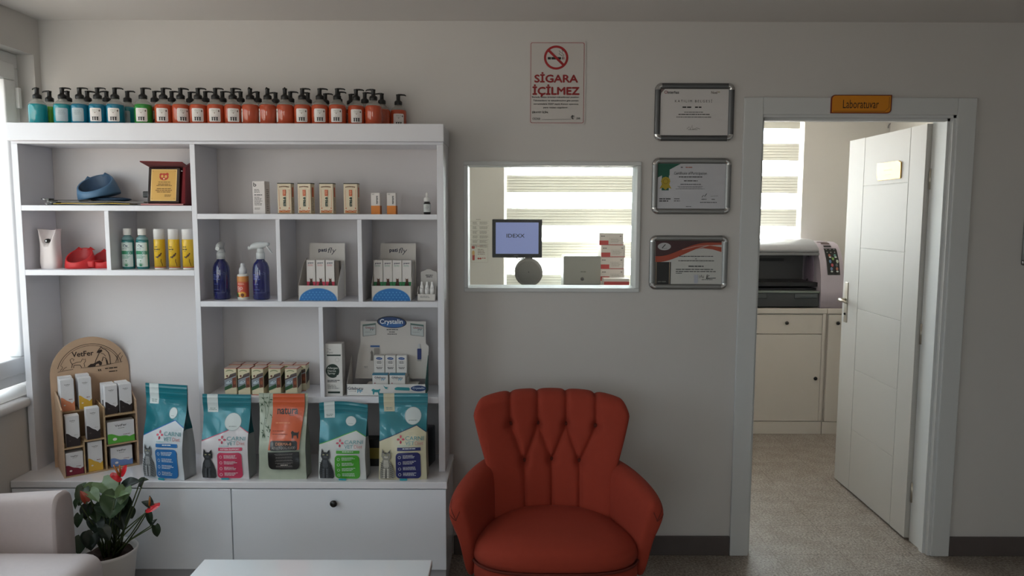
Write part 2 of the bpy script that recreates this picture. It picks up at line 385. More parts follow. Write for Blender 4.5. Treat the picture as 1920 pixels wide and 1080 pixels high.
BY=LB+.04
def zc(py): return P(1100,py,BY).z
bl=thing('zebra_blind','zebra roller blind with cream bands over the bright laboratory window','blind',(0,0,0))
edges=[(218,240),(268,300),(329,361),(391,423),(453,484),(515,546),(577,608),(639,670)]
zt=LWZ1-.07; prev=zt; sh=MB(); dn=MB(); bx0,bx1=-.045,2.262
for k,(a,b) in enumerate(edges):
    za,zb=min(zc(a),zt),zc(b)
    if zb>zt: continue
    zb=max(zb,LWZ0+.02)
    if prev>za: sh.box(bx0,bx1,BY,BY+.001,za,prev,sheer)
    n=6
    for i in range(n):
        h=(za-zb)/n; z1=za-i*h
        dn.box(bx0,bx1,BY-.001,BY+.001,z1-h*.86,z1,dense); dn.box(bx0,bx1,BY-.001,BY+.002,z1-h,z1-h*.86,pleat)
    prev=zb
if prev>LWZ0+.03: sh.box(bx0,bx1,BY,BY+.001,LWZ0+.03,prev,sheer)
sh.build('sheer_band',bl); dn.build('cream_band',bl)
MB().box(bx0,bx1,BY-.03,BY+.04,zt,LWZ1-.002,pvc,.006).build('head_rail',bl)
MB().box(bx0,bx1,BY-.008,BY+.008,LWZ0+.008,LWZ0+.032,pvc,.004).build('bottom_rail',bl)
# doorway casing
c=MB(); cy0=YB-.016
c.box(1.047,1.133,cy0,YB,0,2.155,framem,.003); c.box(2.012,2.097,cy0,YB,0,2.155,framem,.003); c.box(1.133,2.012,cy0,YB,2.079,2.155,framem,.003)
c.box(1.125,1.138,YB-.005,YT+.01,0,2.08,framem); c.box(1.999,2.012,YB-.005,YT+.01,0,2.08,framem); c.box(1.125,2.012,YB-.005,YT+.01,2.067,2.08,framem)
c.box(1.138,1.150,YB+.02,YB+.05,0,2.067,framem); c.box(1.987,1.999,YB+.02,YB+.05,0,2.067,framem); c.box(1.138,1.999,YB+.02,YB+.05,2.055,2.067,framem)
struct(c,'trim_2')
# the open door
doorw=M('bcb9b4',.55,noise=.01)
dr=bpy.data.objects.new('door_1',None); COL.objects.link(dr); dr.location=(2.0,3.615,0); dr.rotation_euler=(0,0,radians(-1.2)); tag(dr,kind='structure')
# local: x to the right (leaf face looks to -x), y along the leaf
lf=MB(); lf.box(-.021,.016,0,.86,.012,2.062,doorw,.002)
g=.0016; ys=[0,.15,.655,.86]; zs=[.012,.38,.735,1.09,1.44,1.79,2.062]
lf.box(-.024,-.0205,0,ys[1]-g,.012,2.062,doorw,.0012); lf.box(-.024,-.0205,ys[2]+g,.86,.012,2.062,doorw,.0012)
for a,b in zip(zs,zs[1:]): lf.box(-.024,-.0205,ys[1]+g,ys[2]-g,a+g,b-g,doorw,.0012)
lf.box(.0155,.019,0,.86,.012,2.062,doorw,.0012)
lf.build('leaf',dr)
ni=M('b8b2a6',.3,1.)
hd=MB(); hd.box(-.029,-.0235,.785,.825,.99,1.23,ni,.002); hd.tube([(-.026,.805,1.125),(-.072,.805,1.125)],.009,ni); hd.tube([(-.07,.805,1.125),(-.074,.77,1.127),(-.072,.69,1.122)],[.010,.010,.008],ni)
hd.ball((-.031,.805,1.04),.007,black); hd.build('handle',dr)
for z in (.25,1.05,1.8): MB().tube([(-.0,-.008,z-.05),(-.0,-.008,z+.05)],.007,ni,10).build('hinge',dr)
pl=MB(); gold=M('c79a48',.38,.6); pp=[(.225,1.815),(.225,1.895),(.255,1.905),(.485,1.905),(.485,1.832),(.465,1.812)]
pl.prism([(a,b) for a,b in pp],-.030,-.0235,gold,axis='x')
cv=Cv(pl,flat((-.030,.475,1.895),(0,-.24/100,0),(0,0,-.08/40),(-1,0,0))); gi=M('9b7a3c',.4,.6); cv.greek(26,14,72,22,1,gi,'c',3); cv.greek(34,27,66,31,1,gi,'c',5)
tag(pl.build('name_plate',dr),'shiny gold name plate')
# room sign over the doorway
def wallspan(x0,y0,x1,y1,Y):
    a=P(x0,y0,Y); b=P(x1,y1,Y); return a.x,b.x,a.z,b.z
x0,x1,z1,z0=wallspan(1558,178,1670,213,cy0)
sg=MB(); am=M('d98a14',.4); 
def chamfer(x0,x1,z0,z1,r):
    out=[(x0,z0)]
    out += [(x1-r+r*sin(a),z0+r-r*cos(a)) for a in [pi/2*k/6 for k in range(7)]]
    out += [(x1,z1)]
    out += [(x0+r-r*sin(a),z1-r+r*cos(a)) for a in [pi/2*k/6 for k in range(7)]]
    return out
sg.prism(chamfer(0,x1-x0,0,z1-z0,.018),-.005,0,M('7a2a12',.5)); w_=x1-x0; h_=z1-z0
sg.prism(chamfer(.005,w_-.005,.004,h_-.004,.015),-.0062,-.004,am)
cv=Cv(sg,flat((0,-.0062,h_),(w_/112,0,0),(0,0,-h_/35)))
cv.line([(4,31),(100,31),(107,24),(107,4)],.7,M('5c2410',.5)); cv.text('Laboratuvar',22,9.5,88,25.5,M('2b1a0c',.5),.012)
tag(sg.build('room_sign',loc=(x0,cy0,z0)),'small amber sign reading Laboratuvar above the doorway','sign')
# small ring hook high on the laboratory back wall
h=MB(); hp=P(1672,238,LB-.006); h.tube([(.028*cos(a),0,.028*sin(a)) for a in [radians(-20+k*22) for k in range(11)]],.003,alu); h.box(-.008,.008,-.004,.006,-.03,-.012,alu,.002)
tag(h.build('wall_hook',loc=hp),'small metal ring hook on laboratory wall above the open door','hook')
# ------------------------------------------------------------ base cabinet and shelving
shelfw=M('dcdce2',.38,coat=.15); cabw=M('e6eaf2',.24,coat=.4); backp=M('cfcaca',.6)
bc=thing('base_cabinet','long low white base cabinet with two flap doors under the product shelves','cabinet',(-1.2,3.07,0))
b=MB(); b.box(-.925,.922,.022,.375,.1,.462,cabw,.002).build('carcass',bc)
MB().box(-.92,.917,.045,.37,0,.1,M('bcbcc2',.35),.002).build('plinth',bc)
MB().box(-.927,.927,0,.378,.464,.494,M('e2e2e8',.18,coat=.6),.003).build('top_board',bc)
for a,c_,kx in ((-.925,.0055,None),(.0095,.922,.447)):
    d=MB().box(a,c_,.003,.021,.104,.460,cabw,.002).build('door',bc)
    if kx: MB().lathe([(0,-.024),(.012,-.023),(.0155,-.018),(.012,-.010),(.007,-.006),(.007,.004)],M('140f0d',.35),20,(kx,0,.405),axis='y').build('knob',d)
SY0,SY1=3.20,3.445
su=thing('shelving_unit','tall white open shelving unit standing on the base cabinet','shelves',(-1.2,SY0,.494))
def bd(name,x0,x1,z0,z1,y0=0,y1=SY1-SY0-.006): return MB().box(x0+1.2,x1+1.2,y0,y1,z0-.494,z1-.494,shelfw,.0015).build(name,su)
MB().box(-.90,.90,SY1-SY0-.005,SY1-SY0,0,1.43,backp).build('back_panel',su)
bd('side_panel',-2.120,-2.093,.494,1.918); bd('side_panel',-.320,-.292,.494,1.918)
bd('divider',-1.366,-1.344,.494,1.918)
bd('shelf',-2.093,-1.366,1.636,1.659); bd('shelf',-2.093,-1.366,1.359,1.383); bd('divider',-1.741,-1.722,1.383,1.636)
bd('shelf',-1.344,-.320,1.602,1.625); bd('shelf',-1.344,-.320,1.225,1.249); bd('divider',-1.011,-.993,1.249,1.602); bd('divider',-.662,-.643,1.249,1.602)
bd('shelf',-1.344,-.320,.802,.829); bd('divider',-.836,-.817,.829,1.225)
bd('top_rail',-2.120,-.292,1.918,1.929)
MB().box(-2.122+1.2,-.288+1.2,-.022,SY1-SY0,1.929-.494,2.003-.494,shelfw,.003).build('top_slab',su)
ZL1,ZL2,ZR1,ZR2,ZR3,ZCT,ZTOP=1.659,1.383,1.625,1.249,.829,.494,2.003

# ------------------------------------------------------------ armchairs
def subd(o,l=2):
    m=o.modifiers.new('round','SUBSURF'); m.levels=l; m.render_levels=l; return o
rust=M('953320',.9,noise=.06,nscale=40,bump=.25,bscale=900)
rust2=M('5e2014',.9)
ch=thing('armchair','rust red button tufted armchair with flared arms in front of the grey wall','armchair',(.166,2.80,0))
grooves=[((-.170,.747),(-.176,1.0)),((-.053,.742),(-.060,1.0)),((.066,.740),(.070,1.0)),((.188,.742),(.196,1.0)),
 ((-.170,.747),(-.112,.60)),((-.053,.742),(-.112,.60)),((-.053,.742),(.003,.60)),((.066,.740),(.003,.60)),((.066,.740),(.118,.60)),((.188,.742),(.118,.60)),
 ((-.112,.60),(-.105,.36)),((.003,.60),(.003,.36)),((.118,.60),(.112,.36))]
btn=[(-.170,.747),(-.053,.742),(.066,.740),(.188,.742),(-.112,.60),(.003,.60),(.118,.60)]
def segd(px,pz,s):
    (ax,az),(bx,bz)=s; dx,dz=bx-ax,bz-az; t=max(0,min(1,((px-ax)*dx+(pz-az)*dz)/(dx*dx+dz*dz))); return sqrt((px-ax-t*dx)**2+(pz-az-t*dz)**2)
def halfw(z):   # half width of the back by height
    pts=[(.30,.235),(.42,.242),(.58,.262),(.70,.300),(.80,.328),(.88,.338)]
    for (a,b_),(c_,d) in zip(pts,pts[1:]):
        if z<=c_: return b_+(d-b_)*max(0,(z-a)/(c_-a))
    return pts[-1][1]
def back_pt(u,s):
    # s 0..1: front face from seat up, over the top, down the back
    e=abs(u); zt=.872-.035*e**4-.05*max(0,(e-.86)/.14)**2
    T=.105*sqrt(max(0,1-e**6))+.004
    if s<.5: z=.33+(zt-.33-.03)*(s/.5); a=0
    elif s<.62: a=(s-.5)/.12*pi; z=zt-.03+.03*sin(a)
    else: a=pi; z=zt-.03-(zt-.03-.28)*((s-.62)/.38)
    zz=min(z,.86); x=u*halfw(z); yb=.215+.34*(zz-.36)-.11*u*u
    tt=T/2*cos(a)
    dgs=sorted(segd(x,zz if a==0 else max(zz,.85),g_) for g_ in grooves)
    d=dgs[0]; db=min(sqrt((x-p[0])**2+(zz-p[1])**2) for p in btn)
    puff=.020*(1-exp(-(d/.011)**1.1))+.024*(1-exp(-(db/.020)**2))
    if e>.9: puff=.044-(.044-puff)*(1-e)/.1
    if a<pi*.9:
        k=1 if a==0 else cos(a/2)**.8
        y=yb-tt-(puff-.03)*k; 
        if a>0: z+=(puff-.038)*sin(a)*.8
    else: y=yb-tt
    return (x,y,z)
bk=MB().grid(lambda i,j: back_pt(-1+2*i,j),150,120,rust); bk.build('backrest',ch)
for bx,bz in btn:
    p=back_pt(bx/halfw(bz),.5*(bz-.33)/(.872-.33-.03)); MB().ball((p[0],p[1]-.004,bz),.0095,rust2,1,.7,1).build('button',ch)
def arm(sg):
    # stations from the back to the front: y, inner foot x, inner top x, outer top x, outer foot x, top z
    st=[(.33,.175,.205,.272,.230,.60),(.26,.180,.212,.300,.246,.614),(.16,.205,.238,.338,.268,.616),(.04,.242,.275,.372,.298,.610),(-.06,.275,.305,.392,.320,.600),(-.125,.297,.330,.398,.333,.584),(-.155,.305,.342,.388,.338,.560)]
    vs=[];n=10
    for y,a,b_,c_,d,z in st:
        zf=.255; w_=c_-b_; dy=-.04*0
        loop=[(a,.27),(a+.004,.42),(b_-.012,z-.07),(b_+.002,z-.018),(b_+w_*.42,z),(c_-.008,z-.012),(c_+.008,z-.05),(c_-.016,z-.10),(d+.014,.40),(d,.27)]
        for x,zz in loop: 
            fy = y + (.035*(zz-.27)/.3*0)
            if y<=-.125: fy = y + (.02 if zz<.3 else -.012*(zz-.4)/.2)
            vs.append((sg*x,fy,zz))
    fs=[(i*n+k,i*n+(k+1)%n,(i+1)*n+(k+1)%n,(i+1)*n+k) for i in range(len(st)-1) for k in range(n)]
    fs += [list(range(n)), [(len(st)-1)*n+k for k in range(n)]]
    # front face closed with an inner ring so that it rounds softly
    m=MB(); m.add(vs,fs,rust,True); return m
for sg_ in (-1,1):
    o=subd(arm(sg_).build('arm',ch),3)
    dg=bpy.context.evaluated_depsgraph_get(); from mathutils.bvhtree import BVHTree; tree=BVHTree.FromObject(o,dg)
    cr=MB()
    for A,B,C in (((.400,-.10,.585),(.392,-.165,.545),(.372,-.185,.505)),((.372,-.185,.505),(.365,-.185,.530),(.352,-.185,.545)),((.398,-.14,.530),(.388,-.17,.515),(.372,-.185,.505))):
        pts=[]
        for k in range(9):
            t=k/8; p=Vector(A).lerp(Vector(B),t).lerp(Vector(B).lerp(Vector(C),t),t); p.x*=sg_
            hit=tree.find_nearest(p); pts.append(hit[0])
        cr.tube(pts,[.0006]+[.0016]*7+[.0006],rust2,6)
    cr.build('arm_pleat',o)
def seat_outline(n=72):
    pts=[]
    for k in range(n):
        a=2*pi*k/n; c_,s_=cos(a),sin(a)
        e=2/3.1; x=(abs(c_)**e)*(1 if c_>0 else -1); y=(abs(s_)**e)*(1 if s_>0 else -1)
        wd=.318 if y<-.5 else .318-.125*((y+.5)/1.5)**1.25
        pts.append((x*wd, -.015+y*(.235+ (0 if y>0 else -.0))))
    return pts
so=seat_outline()
def seat_fn(prof,m):
    mb=MB(); n=len(so); vs=[]
    for sc,z in prof: vs += [(x*sc,(y+.015)*sc-.015,z) for x,y in so]
    fs=[(i*n+k,i*n+(k+1)%n,(i+1)*n+(k+1)%n,(i+1)*n+k) for i in range(len(prof)-1) for k in range(n)]
    fs.append([(len(prof)-1)*n+k for k in range(n)]); fs.append(list(range(n))[::-1]); return mb.add(vs,fs,m,True)
seat_fn([(.95,.345),(.99,.352),(1.0,.368),(.995,.385),(.975,.402),(.93,.418),(.84,.432),(.7,.442),(.5,.448),(.25,.450),(.02,.451)],rust).build('seat',ch)
seat_fn([(.88,.235),(.955,.24),(.985,.26),(1.0,.30),(.995,.335),(.97,.345)],rust).build('seat_base',ch)
mb=MB(); mb.tube([(x*1.004,(y+.015)*1.004-.015,.346) for x,y in so]+[(so[0][0]*1.004,(so[0][1]+.015)*1.004-.015,.346)],.005,rust2); mb.build('piping',ch)
for x,y in ((-.22,-.16),(.22,-.16),(-.17,.20),(.17,.20)):
    MB().lathe([(.012,0),(.015,.03),(.022,.2),(.024,.25)],M('1e1210',.4),14,(x,y,0)).build('leg',ch)

# pale armchair on the left, facing right
cream=M('b3a8a7',.9,noise=.04,nscale=60,bump=.2,bscale=700)
gc=thing('armchair','pale grey fabric armchair cut off at the lower left corner beside the plant','armchair',(-1.80,2.25,0))
def soft(mb,x0,x1,y0,y1,z0,z1,m,r): return mb.box(x0,x1,y0,y1,z0,z1,m,r,5)
def armb(y0,y1):
    m=MB(); N=26
    def fn(u,v):
        # closed rounded outline in y-z swept along x, top slopes up to the front
        x=-.30+.47*v; a=2*pi*u; cy=(y0+y1)/2; w=(y1-y0)/2; zt=.595+.030*v
        e=.5; yy=cy+w*(abs(cos(a))**.6)*(1 if cos(a)>0 else -1); zz=(zt+.12)/2+(zt-.12)/2*(abs(sin(a))**.28)*(1 if sin(a)>0 else -1)
        return (x,yy,zz)
    vs=[fn(i/N,j/8) for j in range(9) for i in range(N)]
    fs=[(j*N+i,j*N+(i+1)%N,(j+1)*N+(i+1)%N,(j+1)*N+i) for j in range(8) for i in range(N)]
    m.add(vs,fs,cream,True)
    for s_,x,k in ((0,-.30,-1),(8,.17,1)):
        ring=[fn(i/N,s_/8) for i in range(N)]; cy=sum(p[1] for p in ring)/N; cz=sum(p[2] for p in ring)/N
        rings=[ring]+[[(x+k*.012*min(1,q*1.4),cy+(p[1]-cy)*(1-.10*q),cz+(p[2]-cz)*(1-.05*q)) for p in ring] for q in (.6,1.2)]
        v2=[p for r_ in rings for p in r_]; f2=[(q*N+i,q*N+(i+1)%N,(q+1)*N+(i+1)%N,(q+1)*N+i) for q in range(2) for i in range(N)]+[[2*N+i for i in range(N)]]
        m.add(v2,f2,cream,True)
    return m
armb(.30,.42).build('arm',gc); armb(-.42,-.30).build('arm',gc)
soft(MB(),-.32,-.16,-.298,.298,.12,.80,cream,.05).build('backrest',gc)
soft(MB(),-.20,.37,-.296,.296,.27,.445,M('c2babc',.9,noise=.04,nscale=60,bump=.2,bscale=700),.06).build('seat',gc)
soft(MB(),-.22,.33,-.29,.29,.13,.28,cream,.03).build('seat_base',gc)
for x in (-.24,.16):
    for y in (-.34,.34): MB().lathe([(.014,0),(.024,.13)],M('3a2a20',.5),12,(x,y,0)).build('leg',gc)

# coffee table
tb=thing('coffee_table','low white glossy coffee table with only its far edge in view','table',(-.66,2.12,0))
MB().box(-.39,.39,-.33,.33,.425,.45,M('f2f5fc',.16,coat=.6),.003).build('tabletop',tb)
for x in (-.35,.35):
    for y in (-.29,.29): MB().box(x-.022,x+.022,y-.022,y+.022,0,.425,lacq,.003).build('leg',tb)
MB().box(-.33,.33,-.27,.27,.375,.424,lacq,.003).build('apron',tb)

# ------------------------------------------------------------ potted anthurium
pc=Vector((-1.63,2.88,0))
pt=thing('potted_anthurium','white pot of anthurium with red flowers in front of the base cabinet','plant',pc)
MB().lathe([(.075,0),(.082,.01),(.112,.25),(.118,.272),(.119,.282),(.113,.284),(.108,.27),(.104,.245),(0.001,.244)],M('d8d6d6',.35),40).build('pot',pt)
soil=MB(); rg=random.Random(3)
def soilf(u,v): r=.106*v; a=2*pi*u; return (r*cos(a),r*sin(a),.258+.008*sin(9*r/.1+3*a)+rg.uniform(-.003,.003))
soil.grid(soilf,40,10,M('2c1a12',.95,noise=.4,nscale=60,bump=.6,bscale=150),closeu=True).build('soil',pt)
lg=[M('33492c',.38,noise=.3,nscale=30),M('1f311b',.4,noise=.25,nscale=30),M('566b45',.4,noise=.25,nscale=30),M('132014',.4,noise=.2,nscale=30)]
redp=M('c41f2a',.25,coat=.5); stemg=M('3c4a22',.5,noise=.2)
def leaf(base,tip,width,m,fold=.25,droop=.02,side=None,name='leaf',par=None):
    base=Vector(base);tip=Vector(tip); ax=tip-base; L=ax.length; ax.normalize()
    side = Vector(side).normalized() if side is not None else ax.cross(Vector((.2,-.5,1))).normalized()
    side=(side-ax*side.dot(ax)).normalized(); nm=side.cross(ax).normalized()
    def fn(u,v):
        s=2*u-1; t=v
        w=width/2*(sin(pi*min(1,(t*.88+.12))**.75)**.8)*(1 if t>.02 else .75)
        back=-.16*L*(abs(s)**1.4)*max(0,1-t*2.6)      # heart lobes behind the stalk
        p=base+ax*(t*L+back*1.0)+side*(s*w)+nm*(fold*w*abs(s)+.03*L*sin(pi*t)-droop*t*t+.04*w*sin(9*t+4*s))
        return p
    m_=MB().grid(fn,13,17,m); return m_.build(name,par)
def lp(px,py,Y): return P(px,py,Y)-pc
LV=[ # base px, tip px, depth, width, colour, fold
 ((180,912,2.90),(160,942,2.83),.070,2,.5),((190,905,2.90),(222,932,2.84),.085,2,.35),((222,926,2.86),(205,972,2.80),.105,0,.45),
 ((236,914,2.84),(224,945,2.80),.060,2,.4),((232,915,2.92),(262,900,2.92),.060,3,.5),((262,905,2.92),(276,897,2.92),.030,1,.6),
 ((158,915,2.86),(146,948,2.82),.05,1,.3),((146,938,2.8),(137,956,2.8),.03,1,.3),((240,955,2.92),(250,972,2.92),.045,1,.3),
 ((277,958,2.86),(284,986,2.86),.026,1,.4),((291,985,2.86),(296,1008,2.86),.032,1,.5),((284,985,2.86),(291,973,2.86),.02,3,.3),
 ((284,950,2.84),(266,938,2.84),.03,3,.4),((284,948,2.86),(281,930,2.86),.018,3,.4),
 ((154,1008,2.82),(146,1040,2.78),.055,1,.4),((172,1000,2.84),(170,1030,2.78),.075,3,.4),((176,975,2.86),(190,1005,2.80),.06,3,.5),
 ((178,945,2.88),(182,980,2.84),.055,0,.4),((225,955,2.90),(232,995,2.86),.06,3,.4),((200,965,2.92),(208,1000,2.88),.05,3,.4),((214,912,2.94),(200,930,2.88),.06,0,.4),
 ((150,925,2.88),(158,905,2.88),.045,0,.4),((168,922,2.84),(184,938,2.80),.05,2,.5),((216,935,2.82),(238,922,2.80),.04,2,.4),((186,950,2.84),(200,968,2.80),.045,1,.4),
 ((176,1000,2.80),(160,1028,2.77),.06,3,.4),((150,965,2.84),(143,990,2.82),.035,1,.4),((166,948,2.86),(158,975,2.84),.05,3,.4),((210,975,2.90),(222,1002,2.86),.05,1,.4),((232,935,2.92),(240,962,2.90),.05,1,.4),((192,990,2.80),(206,1012,2.78),.045,3,.4),((270,900,2.90),(262,914,2.92),.03,3,.5)]
stems=[]
for (a,b_,wd,ci,fd) in LV:
    A=lp(*a);B=lp(*b_); leaf(A,B,wd,lg[ci],fd,.01,par=pt); stems.append(A)
st=MB()
for k,A in enumerate(stems):
    r0=Vector((.03*cos(k*2.4)+.02,.03*sin(k*2.4),.255)); mid=(r0+A)/2+Vector((.012*cos(k),.012*sin(k),.01))
    if A.x<-.07 and A.z<.3: mid.z+=.03
    st.tube([r0,mid,A],[.0035,.0028,.0022],stemg,6)
st.build('stems',pt)
FL=[((224,892,2.87),(206,893,2.84),.060,(213,872)),((226,888,2.88),(238,872,2.88),.040,(224,872)),((280,950,2.84),(299,949,2.82),.058,(281,932)),((158,936,2.82),(150,918,2.82),.03,(154,915))]
for a,b_,wd,tipp in FL[:3]:
    A=lp(*a);B=lp(*b_); s_=leaf(A,B,wd,redp,-.25,.0,name='flower',par=pt)
    C_=lp(tipp[0],tipp[1],a[2]-.01); MB().tube([A,(A+C_)/2,C_],[.004,.0042,.002],M('a8662a',.5),8).build('spadix',s_)
    MB().tube([Vector((.03,0,.255)),(A+Vector((.03,0,.255)))/2+Vector((0,0,-.01)),A],.0025,stemg,6).build('flower_stalk',s_)
A=lp(162,940,2.80); leaf(A,lp(153,920,2.80),.028,M('8a2f1c',.35),.3,par=pt)
# ------------------------------------------------------------ pump bottles on top of the shelves
clearp=cloth('clear_plastic','cfcfc8',.5,.62)
def liquid(c): return M(c,.12,coat=.6,trans=.25)
clab=M('e4dfdc',.55); clab2=M('a9b7bd',.55)
def pump_bottle(liqc, label_m=clab):
    r=.0365
    t=thing('pump_bottle','','bottle')
    MB().lathe([(r*.9,0),(r,.004),(r,.070),(r*.985,.078),(r*.93,.0835)],liquid(liqc),26).lathe([(r*.93,.0835),(r*.80,.092),(r*.55,.099),(.0155,.104),(.0145,.112)],clearp,26).build('bottle',t)
    p=MB(); p.lathe([(.0165,.108),(.0172,.110),(.0172,.122),(.015,.1245),(.0095,.128),(.0085,.132),(.0085,.146),(.0095,.150),(.0095,.154),(.001,.155)],black,18)
    p.tube([(0,0,.1525),(.014,0,.1535),(.028,0,.1525),(.034,0,.149)],[.0042,.0035,.003,.0026],black,8); p.build('pump',t)
    lb=MB(); cv=Cv(lb,cyl(r,.066,.001,.001),cut=(6,0)); cv.rect(-24,0,24,56,label_m,5)
    if label_m is clab:
        cv.text('PATI',-10,6,10,12,M('8f9a8a',.6)); cv.greek(-9,15,9,18,1,M('9aa097',.6),'c',4); cv.ell(17,11,3,4,M('6a5c55',.6)); cv.rect(-2,18,2,22,M('a08a80',.6))
        for k in (-9,0,9):
            cv.ell(k,40,3.2,3.0,black,12); cv.ell(k-2.4,37,1.1,1.6,black,8); cv.ell(k+2.4,37,1.1,1.6,black,8); cv.ell(k,47,2.6,5,black,12)
    else: cv.greek(-16,10,16,30,4,M('8a9aa2',.6),'c',2)
    lb.build('label',t)
    return t
LQ={'teal':'1a9ba6','blue':'137fa0','green':'2f9a3c','lime':'7bd23a','orange':'cc5734'}
protos={k:pump_bottle(v, clab) for k,v in LQ.items()}; protos['tealback']=pump_bottle(LQ['teal'],clab2); protos['blueback']=pump_bottle(LQ['blue'],clab2); used=set()
YF_,YB_=3.262,3.338
rows=[ # px, row (f front, b back, m between), colour, turn of pump/label
 (71,'f','tealback',150,'teal'),(94,'b','lime',170,'lime green'),(118,'f','tealback',20,'dark teal'),(149,'f','blueback',10,'blue'),(184,'f','blue',8,'blue'),(215,'f','blue',12,'blue'),(240,'b','tealback',0,'teal'),
 (128,'b','teal',150,'teal'),(165,'b','blue',40,'blue'),(201,'b','blue',170,'blue'),
 (269,'f','green',10,'green'),(291,'b','orange',0,'orange'),(307,'f','orange',12,'orange'),(323,'b','orange',20,'orange'),(339,'f','orange',35,'orange'),(354,'b','orange',10,'orange'),(371,'f','orange',15,'orange'),(386,'b','orange',10,'orange'),
 (403,'f','orange',12,'orange'),(418,'b','orange',10,'orange'),(435,'f','orange',20,'orange'),(452,'b','orange',170,'orange'),(466,'f','orange',-80,'orange'),(484,'b','orange',150,'orange'),(498,'f','orange',-80,'orange'),(514,'b','orange',170,'orange'),
 (529,'f','orange',-75,'orange'),(545,'b','orange',10,'orange'),(560,'f','orange',8,'orange'),(575,'b','orange',170,'orange'),(591,'f','orange',12,'orange'),(605,'b','orange',10,'orange'),(622,'f','orange',5,'orange'),(635,'b','orange',10,'orange'),
 (652,'b','orange',15,'orange'),(668,'m','orange',12,'orange'),(683,'b','orange',20,'orange'),(698,'m','orange',170,'orange'),(713,'b','orange',170,'orange'),(737,'b','orange',10,'orange')]
rows.sort(key=lambda r:r[0]); cnt={}
YR={'f':3.250,'b':3.335,'m':3.27}
placed=[]
for px,rw,pk,turn,cn in rows:
    Y=YR[rw]; X=P(px,205,Y).x
    if rw=='b' and px in (652,683,713,737): Y=3.352
    # settle so that bottles touch but never run into each other
    for qx,qy in placed:
        if abs(X-qx)<.0745 and (X-qx)**2+(Y-qy)**2<.0745**2: 
            dy=sqrt(max(0,.0745**2-(X-qx)**2)); Y=max(Y,qy+dy) if rw=='b' else Y
    Y=min(Y,3.405)
    for qx,qy in placed:
        if (X-qx)**2+(Y-qy)**2<.0742**2: X=qx+sqrt(max(0,.0742**2-(Y-qy)**2))
    placed.append((X,Y))
    rname={'f':'front row','b':'back row','m':'front row'}[rw]; kk=(cn,rname); cnt[kk]=cnt.get(kk,0)+1
    lab='%s liquid pump bottle on the shelves, %s such from left in %s'%(cn,ORD[cnt[kk]-1],rname)
    if pk in used: dup(protos[pk],(X,Y,ZTOP),radians(turn),lab,'pump bottles on top of the shelves')
    else:
        used.add(pk); o=protos[pk]; o.location=(X,Y,ZTOP); o.rotation_euler=(0,0,radians(turn)); o['label']=lab; o['group']='pump bottles on top of the shelves'
for k,o in list(protos.items()):
    if k not in used:
        for c_ in kids(o): bpy.data.objects.remove(c_)
        bpy.data.objects.remove(o)

# ------------------------------------------------------------ top left compartment
t=thing('award_plaque','wooden award plaque with a gold sheet standing open in a dark red velvet case','award',(P(315,383,3.29).x+.005,3.285,ZL1),radians(4))
vel=M('6a0f18',.9,sheen=.08,noise=.1,nscale=50); wood=M('230b07',.25,coat=.5); goldp=M('d3a75c',.38,.35)
MB().box(-.095,.082,-.055,.075,0,.009,vel,.002).box(-.095,.082,-.057,-.054,.003,.008,M('c98a86',.5)).build('case_base',t)
cs=MB(); cs.prism([(.070,.010),(.079,.012),(.093,.178),(.083,.178)],-.05,.06,vel,axis='x'); 
cs=MB(); cs.X=Matrix.Rotation(radians(-6),4,'X'); cs.box(-.080,.088,.045,.053,.008,.158,vel,.003); cs.X=Matrix.Identity(4)
cs.add([(.070,-.045,.009),(.086,-.045,.009),(.086,.060,.009),(.070,.060,.009),(.078,-.030,.165),(.088,-.030,.165),(.086,.068,.190),(.072,.068,.190)],[(0,1,5,4),(1,2,6,5),(2,3,7,6),(3,0,4,7),(4,5,6,7),(0,3,2,1)],vel)
cs.add([(-.094,-.050,.190),(.078,-.036,.188),(.086,.068,.160),(-.078,.070,.160),(-.094,-.050,.186),(.078,-.036,.184),(.086,.068,.156),(-.078,.070,.156)],[(0,1,2,3),(7,6,5,4),(0,4,5,1),(1,5,6,2),(2,6,7,3),(3,7,4,0)],vel)
cs.build('case_lid',t)
pb=MB(); pb.X=Matrix.Translation((-.012,-.030,.011))@Matrix.Rotation(radians(-12),4,'X'); pb.box(-.067,.067,0,.012,0,.160,wood,.003); 
cv=Cv(pb,flat((-.054,0,.150),(.108/100,0,0),(0,0,-.140/126))); cv.rect(0,0,100,126,M('e3c684',.4,.3)); cv.rect(3,3,97,123,goldp)
lo=M('b4371f',.5); cv.ell(50,30,18,14,lo); cv.ell(38,22,6,6,lo); cv.ell(62,20,6,6,lo); cv.ell(43,28,5,6,goldp); cv.ell(57,29,5,6,goldp); cv.ell(50,38,3,3,M('e8d9a8',.5))
dk=M('7a5a2a',.6); cv.greek(18,50,86,56,1,dk,'c',1); cv.greek(22,58,82,70,2,dk,'c',2); cv.greek(16,76,86,96,3,dk,'c',3); cv.greek(55,102,85,112,2,dk,'l',4)
for a,b in ((5,6),(92,6),(5,116),(92,116)): cv.line([(a,b),(a+3,b+4)],1.2,dk)
pb.X=Matrix.Identity(4); pb.build('plaque',t); MB().box(-.104,-.078,-.012,.012,.035,.062,black,.004).build('clasp',t)

